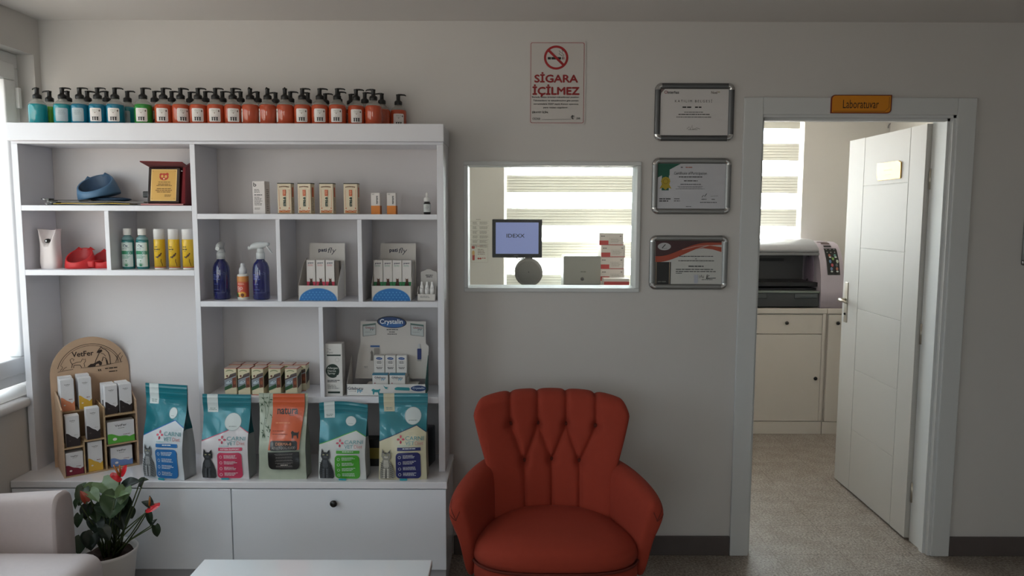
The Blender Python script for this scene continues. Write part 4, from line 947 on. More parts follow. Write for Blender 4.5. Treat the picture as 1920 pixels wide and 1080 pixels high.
# ------------------------------------------------------------ wooden display stand with cartons
pw_=M('b99b80',.6,noise=.12,nscale=14); pw2=M('ae9270',.6,noise=.1,nscale=14); burn=M('2c1c12',.7)
VX,VY,VA=-1.914,3.100,radians(38)
vs_=thing('product_stand','wooden arched product stand burned with VetFer and pet drawings','display stand',(VX,VY,ZCT),VA)
D_=.185
bp=MB(); arc=[(-.012,0),(.304,0),(.304,.41)]+[(.146+.158*cos(a),.41+.165*sin(a)) for a in [pi*k/28 for k in range(1,28)]]+[(-.012,.41)]
bp.prism(arc,D_,D_+.006,pw_)
cv=Cv(bp,flat((-.012,D_,.575),(.316/316,0,0),(0,0,-.001)))
cv.ring(158,163,132,2.2,burn,-166,-14,40,1.0); cv.ring(158,163,124,1.6,burn,-160,-20,40,1.0)
cv.text('VetFer',88,62,174,86,burn,.03)
def dline(pts,w=2.4): cv.line(pts,w,burn)
dline([(84,134),(88,118),(82,106),(80,96),(88,90),(96,96),(92,102)]); dline([(88,116),(108,110),(122,110),(126,102),(130,96),(134,102),(140,98),(140,110),(134,118),(136,134)]); dline([(92,134),(94,122),(118,124),(124,136)],3)
dline([(150,134),(166,128),(178,122),(182,108),(190,92),(196,78),(190,70),(198,60),(206,50),(210,58),(222,64),(234,80),(239,100),(240,132),(230,134),(226,112)],3.2)
cv.poly([(146,136),(160,124),(176,124),(186,116),(196,112),(206,122),(204,134),(196,136),(192,126),(182,128),(178,138),(164,138)],burn); cv.poly([(190,66),(206,62),(210,70),(200,78),(186,76)],burn)
dline([(226,134),(222,104),(212,98),(206,116)],3.6); dline([(204,80),(214,84),(222,96)],2.2)
dline([(30,146),(60,142),(90,140)],2); dline([(120,138),(200,138),(290,128)],1.6); dline([(262,128),(272,100),(284,86)],2.4); dline([(272,128),(270,108),(262,96)],2.); dline([(280,126),(286,108),(292,100)],2.); dline([(40,140),(50,128),(46,120)],2); dline([(48,140),(58,130),(66,126)],2)
cv.text("''",190,152,202,162,burn,.05,shear=-.3); cv.text('Tum ve uzun',212,150,270,162,burn,.0,shear=-.2) if False else cv.greek(212,150,272,162,1,burn,'c',3,.4); cv.greek(228,166,270,176,1,burn,'c',5,.4)
bp.build('back_panel',vs_)
def pan(nm,x0,x1,y0,y1,z0,z1,m=pw2): return MB().box(x0,x1,y0,y1,z0,z1,m,.0008,1).build(nm,vs_)
for x in (0,.288): MB().prism([(0,0),(0,.298),(D_*.55,.335),(D_,.345),(D_,0)],x,x+.006,pw_,axis='x').build('side_panel',vs_)
MB().prism([(0,0),(0,.285),(.09,.285),(D_,.285),(D_,0)],.160,.166,pw2,axis='x').build('divider',vs_)
pan('base',.006,.288,0.001,D_,0,.006); pan('shelf',.006,.083,0,.09,.124,.130); pan('shelf',.078,.160,0,.09,.144,.150); pan('shelf',.006,.160,.09,D_,.262,.268); pan('shelf',.166,.288,0,D_,.108,.114); pan('shelf',.166,.288,0,D_,.240,.246)
pan('divider',.0775,.083,0,.09,.006,.150)
pan('riser',.006,.160,.09,.094,.006,.262,M('6b5238',.7))
R34=Matrix.Rotation(VA,3,'Z')
def vcol(c):
    def f(cc,W,H):
        m=M(c,.5); cc.text('VetFer',28,H*.14,72,H*.14+9,ink,.02); cc.greek(34,H*.14+15,68,H*.14+20,1,M('8a8a88',.6),'c',1)
        y0=H*.55; pts=[(0,H-1),(0,y0)]+[(8*k, y0+ (H*.22)*(k/10)**1.3-3*sin(k*.9)) for k in range(1,11)]+[(100,y0+H*.14),(100,H-1)]
        cc.poly(pts,m); cc.greek(58,H*.62,90,H*.66,1,M('7a2020' if c!='2a2021' else 'b8b4b2',.5),'l',2); cc.ell(26,H*.80,8,6,M('e6ddd6',.5) if c!='2a2021' else M('4a3d3c',.5),14)
    return f
vw=M('d9d8da',.5)
def vbox(lx,ly,z,w,d,h,c,lab,turn=0,grp='VetFer supplement cartons'):
    m=carton('c',w,d,h,vw,vcol(c)); v=R34@Vector((lx,ly,0))
    return tag(m.build('carton',loc=(VX+v.x,VY+v.y,ZCT+z),rot=VA+radians(turn)),lab,'box',grp)
vbox(.042,.034,.0065,.066,.055,.100,'7a1c30','squat maroon and white VetFer carton at the bottom left of the wooden stand')
vbox(.122,.034,.0065,.056,.05,.132,'d2a63a','tall yellow and white VetFer carton on the bottom of the wooden stand')
vbox(.226,.040,.0065,.088,.05,.088,'6f8cc4','squat blue and white VetFer carton at the bottom right of the wooden stand')
vbox(.042,.034,.1305,.052,.046,.135,'2a2021','black and white VetFer carton on the left middle shelf of the wooden stand')
vbox(.120,.030,.1505,.052,.046,.138,'2a2021','black and white VetFer carton standing forward on the central shelf of the stand')
vbox(.227,.032,.1145,.108,.05,.098,'58a83a','wide green and white VetFer carton on the right middle shelf')
vbox(.040,.115,.2685,.052,.04,.140,'d88a64','orange and white VetFer carton on the top left shelf'); vbox(.108,.115,.2685,.050,.04,.140,'d2a63a','yellow and white VetFer carton on the top left shelf')
vbox(.040,.160,.2685,.052,.04,.144,'d88a64','orange and white VetFer carton behind the front orange one'); vbox(.108,.160,.2685,.050,.04,.146,'d2a63a','yellow and white VetFer carton behind the front yellow one')
vbox(.197,.040,.2465,.050,.045,.128,'2a2021','black and white VetFer carton, front left of four on the top right shelf'); vbox(.254,.040,.2465,.050,.045,.128,'2a2021','black and white VetFer carton, front right of four on the top right shelf')
vbox(.194,.092,.2465,.050,.045,.128,'2a2021','black and white VetFer carton, back left of four on the top right shelf'); vbox(.251,.092,.2465,.050,.045,.128,'2a2021','black and white VetFer carton, back right of four on the top right shelf')

# ------------------------------------------------------------ food bags
def sstep(a,b,x): x=max(0,min(1,(x-a)/(b-a))); return x*x*(3-2*x)
teal=M('0b6f7c',.3,.2,coat=.4,noise=.06,nscale=6)
def bag(px,topy,w,lab,paint,sidem,backm,turn=0,Hc=169,sd=1,topdip=0.,d=.082,Y=3.146,sidetop=None):
    X=P(px,900,Y).x; h=P(px,topy,Y).z-ZCT
    rg=random.Random(sd); ph=[rg.uniform(0,6) for _ in range(6)]
    def dep(t): return max(.03,1-sstep(.30,.87,t)*.97)
    def wx(t): return w/2*(1-.035*sin(pi*min(1,t*1.15))+.02*sstep(.75,.95,t))
    def zt(s,t): return h*t-(topdip*h*(1-sin(pi*min(1,max(0,s*.9+.12))))*sstep(.6,1,t))-.004*sin(pi*s)*0
    def fr(s,t,o,sgn=-1):
        x=(2*s-1)*wx(t)
        wr=.0016*sin(11*s+7*t+ph[0])*sstep(0,.15,t)+.0012*sin(19*t+5*s+ph[1])+.0022*sin(6*s-13*t+ph[2])*sin(pi*s)+.0003*sin(31*t+13*s+ph[4])
        bul=.010*sin(pi*s)*sin(pi*min(1,t*1.1+.08))**.8 if t<.9 else 0
        wr=wr*(1-sstep(.76,.88,t))+sstep(.80,.9,t)*.0006*sin(9*s+ph[3])+.0012*exp(-((t-.893)/.010)**2)+.001*exp(-((t-.960)/.010)**2)
        y=sgn*(d/2*dep(t)+bul+wr*.9+o)
        return Vector((x,y,zt(s,t)))
    m=MB()
    m.grid(lambda u,v: fr(u,v,0,-1),46,90,backm); 
    m.grid(lambda u,v: fr(u,v,0,1),26,40,backm)
    for sg in (-1,1):
        def side(u,v,sg=sg):
            a=fr(0 if sg<0 else 1,v,0,-1); b=fr(0 if sg<0 else 1,v,0,1); p=a.lerp(b,u); ins=(.004+.030*sstep(.35,.95,v))*(1-abs(2*u-1)); p.x-=sg*ins; return p
        m.grid(side,9,40,sidem)
        if sidetop:
            def side2(u,v,side=side,sg=sg): p=side(u,.52+.48*v); p.x+=sg*.0005; return p
            m.grid(side2,9,24,sidetop)
    m.add([fr(0,0,0,-1),fr(1,0,0,-1),fr(1,0,0,1),fr(0,0,0,1)],[(0,1,2,3)],backm)
    cv=Cv(m,lambda u,v,o: fr(u/100,1-v/Hc,o+.0016),cut=(3.4,3.4),step=.0002); paint(cv)
    return tag(m.build('pet_food_bag',loc=(X,Y,ZCT),rot=radians(turn)),lab,'pet food bag','pet food bags')
def cat(cv,x,y,w,h,base,dark,light,tabby=False,flip=False):
    f=lambda a,b:(x+(1-a if flip else a)*w,y+b*h)
    body=[(.17,0),(.31,.12),(.52,.12),(.70,.02),(.74,.20),(.72,.30),(.62,.36),(.78,.50),(.95,.72),(1.0,.95),(.92,1.0),(.08,1.0),(.03,.80),(.10,.50),(.22,.35),(.12,.25),(.14,.12)]
    cv.poly([f(*p) for p in body],base)
    for ex in (.24,.62): cv.poly([f(ex-.06,.13),f(ex+(.01 if ex<.5 else .05),.05),f(ex+.07,.13)],dark)
    cv.ell(*f(.30,.20),w*.06,h*.022,M('c9c89a',.3),10); cv.ell(*f(.56,.20),w*.06,h*.022,M('c9c89a',.3),10); cv.ell(*f(.30,.20),w*.022,h*.020,black,8); cv.ell(*f(.56,.20),w*.022,h*.020,black,8)
    cv.ell(*f(.43,.27),w*.13,h*.035,light,12); cv.poly([f(.40,.245),f(.47,.245),f(.435,.27)],dark)
    cv.poly([f(.28,.38),f(.56,.38),f(.62,.58),f(.44,.70),(f(.26,.58))],light)
    for a in (.25,.48): cv.rect(*f(a if not flip else a+.14,.66),*f(a+.14 if not flip else a,.97),light); 
    cv.line([f(.44,.62),f(.44,.99)],w*.05,dark)
    if tabby:
        for k in range(7): cv.line([f(.06+.02*k,.45+.075*k),f(.24,.50+.07*k)],h*.016,dark); cv.line([f(.66+.01*k,.48+.07*k),f(.90,.56+.065*k)],h*.016,dark)
        for k in range(3): cv.line([f(.32+.06*k,.10),f(.34+.05*k,.155)],w*.03,dark)
        for k in range(5): cv.line([f(.28,.42+.05*k),f(.58,.42+.05*k)],h*.009,dark)
        for a in (.32,.56): 
            for k in range(4): cv.line([f(a-.06,.72+.06*k),f(a+.06,.72+.06*k)],h*.01,dark)
def carni(acc,lowm,stick,band,catc,gold_label=False,seed=0,text='KITTEN SUPPORT',sl=(10,36)):
    accm=M(acc,.4); pk_=M('c9566a',.5); lk=M('7fb7b8',.5)
    def f(cv):
        cv.poly([(0,0),(100,0),(100,76),(79,63),(0,93)],teal); low=M(lowm,.35,coat=.3)
        cv.poly([(0,92),(79,62),(100,75),(100,168.6),(0,168.6)],low); cv.line([(0,92),(79,62),(100,75)],1.6,accm)
        cv.line([(0,22),(100,22)],.8,M('0a5f68',.3,coat=.5)); cv.line([(0,14),(100,14)],.6,M('0a5f68',.3,coat=.5))
        cv.rect(10,0,32,sl[1],M('c6bfa4' if gold_label else 'c4cccb',.5)); cv.greek(13,sl[1]-8,29,sl[1]-2,2,M('7a8a86',.6),'c',seed)
        sx,sy,sr=stick; n=12; cv.ell(sx,sy,sr,sr*.98,M('c9d2d2',.4),16); cv.ring(sx,sy,sr,.9,M('9aa6a8',.4),sy=.98); cv.greek(sx-sr*.55,sy+sr*.45,sx+sr*.55,sy+sr*.62,1,M('8a9694',.6),'c',seed)
        for a,c1 in ((0,-6),(90,0),(180,6),(270,0)):
            q=radians(a); cv.ell(46+5.2*cos(q),88+5.2*sin(q),3.1 if a%180==0 else 2.,2. if a%180==0 else 3.1,pk_ if a!=90 else M('b0304a',.5),10)
        gr=M('5f9aa0',.4); cv.text('CARNI',56,82,95,89.5,gr,.01); cv.text('VET',56,91.5,75,98.5,gr,.01); cv.text('Diet',77,91.5,94,98.5,M('c98a8a',.5),.0); cv.greek(40,99.5,66,101.5,1,lk,'l',seed)
        bd_=M(band,.4); cv.rect(39,103,89,109.5,bd_,1); wt=M('dfe3e4',.5)
        if text: cv.text(text,44,104.8,84,108,wt,.02)
        else: cv.greek(50,104.6,78,108,1,wt,'c',seed)
        cv.rect(36,113,88,166,bd_,8)
        for k in range(4): cv.ring(44,122+k*12,3,.7,wt,n=14); cv.greek(51,118+k*12,82,125.5+k*12,3,wt,'l',seed+k,.42)
        cat(cv,1,106 if catc!=2 else 100,33,60 if catc!=2 else 66,*[(M('6f7478',.6),M('26282b',.6),M('a9adb0',.6),True),(M('2b2d30',.6),M('111214',.6),M('44484c',.6),False),(M('34373c',.6),M('131417',.6),M('565a60',.6),True),(M('8e8c84',.6),M('46443e',.6),M('c9c6bc',.6),True)][catc])
        cv.rect(44,164.5,60,168.6,M('1596a6',.3,coat=.5),1.5)
    return f
gw=M('a9adb0',.4); td=M('0a4f58',.35,coat=.4)
bag(320,720,.200,'teal and white cat food bag with blue panel beside the wooden stand',carni('1f5fa8','ccd2d8',(71,50,10),'2a6fb0',0,seed=1,text=None),gw,gw,turn=-13,sd=1,sidetop=td)
bag(431,739,.208,'teal and white cat food bag with a pink panel and black kitten',carni('c04060','d2ced2',(66,54,17.5),'c23a5c',1,seed=2),gw,gw,turn=-3,sd=2,sidetop=td)
bag(647,752,.206,'teal and white cat food bag with a green panel and dark grey cat',carni('3f9a2c','c9cccb',(67,42,11),'46a02c',2,seed=3,text=None),gw,gw,turn=-2,sd=3,topdip=.04,sidetop=td)
bag(758,737,.206,'teal and beige cat food bag with a navy panel and silver cat',carni('1a2a54','c9c3a6',(71,44,17.5),'262a66',3,True,seed=4,text=None),M('b8b49c',.4),gw,turn=1,sd=4,sidetop=td)
def p_nat(cv):
    base=M('aab3a2',.4,coat=.3,noise=.15,nscale=25); cv.rect(0,0,100,169,base); lf_=M('38523a',.5); rg=random.Random(5)
    for k in range(34):
        x=rg.uniform(2,26) if k>10 else rg.uniform(2,32); y=rg.uniform(2,82); a=rg.uniform(-.9,1.3)+1.0; L=rg.uniform(5,10); dx,dy=cos(a)*L,sin(a)*L
        cv.poly([(x,y),(x+dx*.5-dy*.13,y+dy*.5+dx*.13),(x+dx,y+dy),(x+dx*.5+dy*.13,y+dy*.5-dx*.13)],lf_)
    cv.line([(10,0),(14,40),(8,84)],.8,lf_); cv.line([(24,0),(20,30),(14,60)],.7,lf_)
    orm=M('c8552a',.35,coat=.3,noise=.06); bkm=M('1b1a1c',.35,coat=.3); wt=M('cfc8c0',.5)
    cv.poly([(30,0),(95,0),(95,30),(91,70),(88,108),(22,108),(24,90),(28,45)],orm)
    cv.text('natura',38,28,82,41,bkm,.04) ; cv.greek(64,42,78,44.5,1,bkm,'l',1); cv.greek(32,56,70,60,1,M('dd8a62',.5),'c',2); cv.greek(30,71,60,74,1,M('8a3418',.5),'l',3); cv.greek(30,77,64,80,1,M('8a3418',.5),'l',4)
    cv.poly([(70,74),(73,71),(77,74),(84,75),(87,72),(86,78),(86,86),(84,86),(82,80),(76,80),(75,86),(73,86),(72,79)],bkm)
    cv.rect(26,90,84,108.5,bkm,4); cv.text('DERMA-8',38,93,72,99,M('c98a6a',.5),.04); cv.text('ADULT DOG FOOD',30,101,80,106,M('b4aca6',.5),.0)
    cv.rect(22,112,88,147,bkm,9); cv.rect(22,111.6,88,122,bkm)
    for k in range(5): cv.greek(36,115+k*6,76,119+k*6,2,M('8a8684',.5),'c',k,.4)
    cv.text('Grain Free',46,139,66,143,wt) if False else cv.greek(46,137,66,140,1,wt,'c',8)
natm=M('8f9688',.4,coat=.3,noise=.15,nscale=25)
nb=bag(536,737,.204,'pale green dog food bag with an orange panel and black patch',p_nat,natm,natm,turn=1,sd=7)
# things half hidden behind the bags
bx=MB(); bx.box(-.03,.03,-.03,.03,0,.125,M('15130f',.5),.002); bx.box(-.0305,.0305,-.0305,.0305,.035,.085,M('8a7a2c',.5)); tag(bx.build('carton',loc=(P(702,880,3.30).x,3.30,ZCT)),'small black and yellow box half hidden between the last two food bags','box')
bb=MB(); bb.box(-.035,.035,-.05,.05,0,.17,M('1a1416',.3,coat=.4),.006); Cv(bb,front(.07,.17,70,170,-.05)).greek(10,70,60,140,6,M('8a8482',.5),'l',2); tag(bb.build('dark_pouch',loc=(P(797,870,3.31).x,3.31,ZCT),rot=radians(-12)),'dark glossy pouch behind the navy panel bag at the shelf end','bag')
nb_=MB(); nb_.tube([(0,0,.004),(.012,.01,.010),(.02,-.006,.006),(.032,.004,.012),(.026,.012,.004)],.003,M('6d6862',.5),8); nb_.ball((.015,.003,.012),.011,M('8a847c',.5)); tag(nb_.build('tape_scrap',loc=(P(83,868,3.38).x+.02,3.36,ZCT)),'crumpled grey scrap in the back left corner of the cabinet top','scrap')

# ------------------------------------------------------------ wall: no smoking sign
a,b,z1,z0=wallspan(992,77,1097,234,YB); w_,h_=b-a,z1-z0; s=MB()
s.prism([(x,z) for x,z in [(w_-.006,0),(w_,.006),(w_,h_-.006),(w_-.006,h_),(.006,h_),(0,h_-.006),(0,.006),(.006,0)]],-.003,0,M('cfc9c6',.35,coat=.3))
cv=Cv(s,flat((0,-.003,h_),(w_/105,0,0),(0,0,-h_/157))); rdm=M('8f1a1e',.45); 
cv.rect(3,3,102,154,rdm,3); cv.rect(3.9,3.9,101.1,153.1,M('cdc8c4',.35,coat=.3),2.5)
cv.rect(34.5,30,59,34.5,black); cv.rect(40.5,30,41.3,34.5,M('cdc8c4',.4)); cv.rect(61,30,62.5,34.5,black); cv.rect(63.7,30,65,34.5,rdm)
cv.line([(55,18),(58,21),(55,24),(60,27)],.8,black); cv.line([(60,16),(63,19),(60,22),(64,26),(63,29)],.8,black); cv.line([(58,26),(62,28)],.8,black)
cv.ring(50,31,22.5,4.2,M('a01a1e',.45),n=44); cv.line([(36,17.5),(64,45)],4.6,M('a01a1e',.45))
cv.text('SİGARA',10,58,91,78,rdm,.035); cv.text('İÇİLMEZ',6.5,81,94,104.5,rdm,.035)
def tl(t,x0,y0,x1,y1): cv.text(t,x0,y0,x1,y1,black,.02,res=2)
tl('Burada tütün ürünleri tüketilmesi yasaktır.',6,103.5,94,107.5); tl('Tüketenlere ve tüketilmesine göz yuman',8,110,92,114); tl('sorumlulara 4207 sayılı Kanun uyarınca',9,116.5,92,120.5); tl('para cezası uygulanır.',27,123,73,127)
tl('ŞİKAYET İÇİN:',6,131,36,136.5); tl('CEZASI',7,144,21,148); cv.line([(24,147.5),(79,147)],.5,black); tl('t',79,138.5,83.5,147); cv.line([(78,142),(85,140)],.7,black); cv.line([(78,144),(85,142)],.7,black); tl('.DIR',88,143.5,96,147)
tag(s.build('no_smoking_sign',loc=(a,YB,z0)),'white sign with red letters forbidding smoking on the wall above the window','sign')

# ------------------------------------------------------------ framed certificates
def certificate(px,paint,lab,al_=alu,shm='d6d3d2',Wc=None):
    a,b,z1,z0=wallspan(*px,YB); w,h=b-a,z1-z0; B=.0265
    t=thing('certificate_frame',lab,'certificate',(a,YB,z0),0,'framed certificates on the wall')
    f=MB(); r=.010
    def bar(x0,z0,x1,z1,hz):
        n=8; vs=[]
        for k in range(n+1):
            q=pi*k/n; o=B/2-B/2*cos(q); y=-.004-.010*sin(q)**.7
            for e in (0,1):
                if hz: vs.append((x0+(x1-x0)*e, y, z0+o))
                else: vs.append((x0+o, y, z0+(z1-z0)*e))
        f.add(vs,[(2*k,2*k+1,2*k+3,2*k+2) for k in range(n)],al_,True)
    bar(B*.8,0,w-B*.8,0,True); bar(B*.8,h-B,w-B*.8,0,True); bar(0,B*.8,0,h-B*.8,False); bar(w-B,B*.8,0,h-B*.8,False)
    f.box(.012,w-.012,-.005,0,.012,h-.012,M('6e7070',.5)); f.build('frame',t)
    for sx,sz in ((0,0),(1,0),(0,1),(1,1)):
        c=MB(); R=.030; cx=R if sx==0 else w-R; cz=R if sz==0 else h-R; a0={(0,0):180,(1,0):270,(1,1):0,(0,1):90}[(sx,sz)]
        N=10; n=8; vs=[]
        for i in range(N+1):
            q=radians(a0+90*i/N)
            for k in range(n+1):
                e=pi*k/n; rr=R+.0008-(B/2-B/2*cos(e)); vs.append((cx+rr*cos(q), -.0045-.0115*sin(e)**.7, cz+rr*sin(q)))
        c.add(vs,[(i*(n+1)+k,(i+1)*(n+1)+k,(i+1)*(n+1)+k+1,i*(n+1)+k+1) for i in range(N) for k in range(n)],chrome,True); c.build('corner',t)
    s=MB(); s.box(B*.75,w-B*.75,-.0055,-.005,B*.75,h-B*.75,M(shm,.28,coat=.5)); W=(px[2]-px[0]); H=px[3]-px[1]
    paint(Cv(s,flat((0,-.0055,h),(w/W,0,0),(0,0,-h/H)),base=.0002,step=.00008)); s.build('sheet',t); return t
def c1(c):
    g_=M('55524f',.6); c.poly([(10,9),(20,9),(12,18),(10,26)],M('7c6a68',.5)); c.ring(20,17,3,1,M('8a3038',.5),n=8); c.text('interhas',23,14.5,44,20,ink,.03); c.text('Noel',103,15,114,20,M('4a3a36',.6),.02); c.greek(115,16,122,19,1,M('8a8a50',.6),'l',1)
    c.text('K A T I L I M   B E L G E S İ',37,30,105,36,ink,.008); c.greek(51,44,71,49,1,ink,'l',2); c.greek(74,44,88,49,1,ink,'l',3)
    c.greek(46,54,98,56.5,1,g_,'c',1); c.greek(37,58,108,61,1,ink,'c',2); c.greek(34,63,110,65.5,1,g_,'c',3)
    c.line([(60,86),(64,82),(66,87),(70,79),(71,87),(78,84),(84,86)],.6,ink); c.greek(60,87,82,88.5,1,ink,'c',6)
    c.rect(3,76,8,88,M('3a1416',.5))
certificate((1228,156,1374,265),c1,'framed certificate reading KATILIM BELGESİ, uppermost of the three on the wall',M('6c6e70',.42,.9))
def c2(c):
    gn=M('1c5a48',.5); g_=M('6a6a6c',.6); c.poly([(10,11),(52,11),(32,22),(32,33),(18,33),(10,37)],gn); c.rect(18,20,31,61,gn)
    yl=M('b09a2c',.45); c.poly([(18,50),(14,58),(20,56),(25,60),(30,56),(36,58),(31,48)],yl); 
    for k in range(12): q=k*pi/6; c.ell(25+6.5*cos(q),44+6.5*sin(q),2.2,2.2,yl,8)
    c.ell(25,44,7.5,7.5,yl); c.ring(25,44,5,1,M('8a7620',.5),n=20)
    c.greek(52,17,60,20,1,ink,'l',1); c.greek(61,17,76,20,1,M('a85a40',.6),'l',2); c.text('Certificate of Participation',40,26,100,33,M('55565a',.6)); c.greek(45,35,96,38,1,ink,'c',3); c.greek(58,42,84,46,1,g_,'c',4); c.greek(48,49,94,51.5,1,M('45464a',.6),'c',5); c.greek(42,53,98,60,3,M('8a8a90',.6),'c',6,.4)
    c.greek(14,76,38,84,2,M('45464a',.6),'l',7,.5); c.greek(41,76,54,84,2,g_,'l',8,.4); c.line([(92,74),(95,70),(97,72),(101,67)],.9,ink); c.line([(108,72),(122,71)],.5,g_); c.greek(90,77,102,80,1,g_,'c',9); c.greek(109,77,117,80,1,g_,'c',9); c.greek(89,83,122,85.5,1,M('45464a',.6),'l',10); c.greek(61,91,75,93,1,M('45464a',.6),'c',11)
certificate((1223,296,1368,402),c2,'framed certificate with a green ribbon and gold rosette, middle of the three','9a9c9c' and alu,'c3c4ca')
def c3(c):
    dr_=M('3f1a1e',.4,coat=.3); or_=M('a8452c',.4,coat=.3); bk_=M('0f0f0f',.35,coat=.3); pk_=M('cfa89c',.5)
    top=lambda x:39-26*sstep(12,118,x)+1.5*sin(x/16)
    xs=[11+k*(132-11)/24 for k in range(25)]
    c.rect(11,50,40,97,bk_); c.rect(12.5,50,13.5,97,M('b8a68e',.4,.4)); c.rect(37,50,38,97,M('b8a68e',.4,.4))
    c.poly([(x,top(x)+10-7*sstep(60,130,x)) for x in xs]+[(132,8),(11,8)],or_)
    c.poly([(85,26),(98,24),(115,26),(132,31),(132,22),(110,19)],or_); c.line([(60,27),(85,20.5),(105,18.5),(132,19)],1.,pk_)
    c.poly([(x,top(x)-1) for x in xs]+[(132,8),(11,8)],dr_)
    c.ell(27,21,12,7,M('b8b9bb',.4),24); c.line([(23,24),(29,17)],1.6,ink); c.greek(21,24,34,26,1,grey,'c',1)
    c.text('OBEFT',16,86,36,90.5,M('6a6a66',.5),.02) if False else c.greek(16,86,35,90.5,1,M('6a6a66',.5),'l',2); c.rect(16,92,35,94,M('a9a39c',.5))
    c.greek(49,38.5,123,41,1,ink,'c',3); c.rect(84,43.5,87,44.5,ink); c.greek(52,47,120,49.5,1,ink,'c',4); c.greek(69,57,103,61,1,M('3a3c40',.6),'c',5); c.greek(49,63,123,71,2,M('4a4a4a',.6),'l',6,.35); c.greek(49,70.5,64,72.5,1,M('4a4a4a',.6),'l',7)
    c.line([(94,80),(93,75),(97,79),(96,74),(99,80),(101,75),(100,80)],.8,ink); c.line([(106,81),(107,74),(111,75),(107,78),(111,80),(105,81),(123,80)],1.2,ink); c.greek(97,82.5,124,84.5,1,M('4a4a4a',.6),'l',8); c.rect(83,74,90,90,M('b6bac6',.5))
certificate((1218,441,1362,543),c3,'framed certificate with dark red wave and black column, lowest of the three',alu,'c9c9c5')
# frame cut off by the right edge of the picture
a_=P(1913,497,YB); t=thing('picture_frame','grey frame with a chrome corner cut off by the right edge of the view','frame',(a_.x,YB,a_.z))
MB().box(0,.025,-.014,0,.02,.40,alu,.005).box(.4,.425,-.014,0,.02,.40,alu,.005).box(.02,.405,-.014,0,0,.025,alu,.005).box(.02,.405,-.014,0,.395,.42,alu,.005).build('frame',t)
MB().box(-.001,.024,-.016,0,-.001,.024,M('8a8a8a',.15,1.),.007,3).build('corner',t); MB().box(.02,.405,-.006,0,.02,.40,paper).build('sheet',t)

# ------------------------------------------------------------ laboratory: bench units
cabm=M('d2cabf',.42,coat=.15); knobm=M('15110f',.35)
YL=5.43
def bench_unit(x0,w,lab):
    t=thing('lab_cabinet',lab,'cabinet',(x0,YL,0),0,'laboratory cabinets')
    MB().box(.003,w-.003,.02,.49,.08,.905,cabm,.002).build('carcass',t); MB().box(.003,w-.003,.004,.49,0,.094,cabm,.002).build('plinth',t)
    MB().box(0,w,-.008,.495,.906,.943,cabm,.003).build('worktop',t)
    d=MB().box(.006,w-.028,.002,.020,.755,.898,cabm,.003).build('drawer',t); MB().lathe([(0,-.024),(.012,-.022),(.014,-.016),(.006,-.008),(.006,.003)],knobm,16,(w/2-.01,0,.838),axis='y').build('knob',d)
    d=MB().box(.006,w-.028,.002,.020,.098,.750,cabm,.003).build('door',t); MB().lathe([(0,-.024),(.012,-.022),(.014,-.016),(.006,-.008),(.006,.003)],knobm,16,(w-.068,0,.425),axis='y').build('knob',d)
    MB().box(w-.027,w-.004,0,.020,.098,.904,cabm,.002).build('stile',t); return t
xk=P(1474,607,YL).x; u0=bench_unit(xk-.275,.55+.02,'cream lab cabinet with drawer and door seen through the doorway')
dup(u0,(xk-.275-.572,YL,0),0,'cream lab cabinet left of the doorway one, hidden behind the wall'); dup(u0,(xk-.275-1.144,YL,0),0,'cream lab cabinet under the analyser and carton stack'); dup(u0,(xk-.275-1.716,YL,0),0,'cream lab cabinet under the monitor device')
xe=xk-.275+.572; t=thing('lab_cabinet','narrow cream lab cabinet with one knob half hidden by the open door','cabinet',(xe,YL,0),0,'laboratory cabinets')
MB().box(.002,.30,.02,.49,.08,.905,cabm,.002).build('carcass',t); MB().box(.0,.30,.004,.49,0,.094,cabm,.002).build('plinth',t); MB().box(0.001,.305,-.008,.495,.906,.943,cabm,.003).build('worktop',t)
d=MB().box(.012,.29,-.006,.020,.098,.898,cabm,.003).build('door',t); MB().lathe([(0,-.024),(.012,-.022),(.014,-.016),(.006,-.008),(.006,.003)],knobm,16,(P(1569,608,YL).x-xe,-.006,.838),axis='y').build('knob',d)
ZB=.943
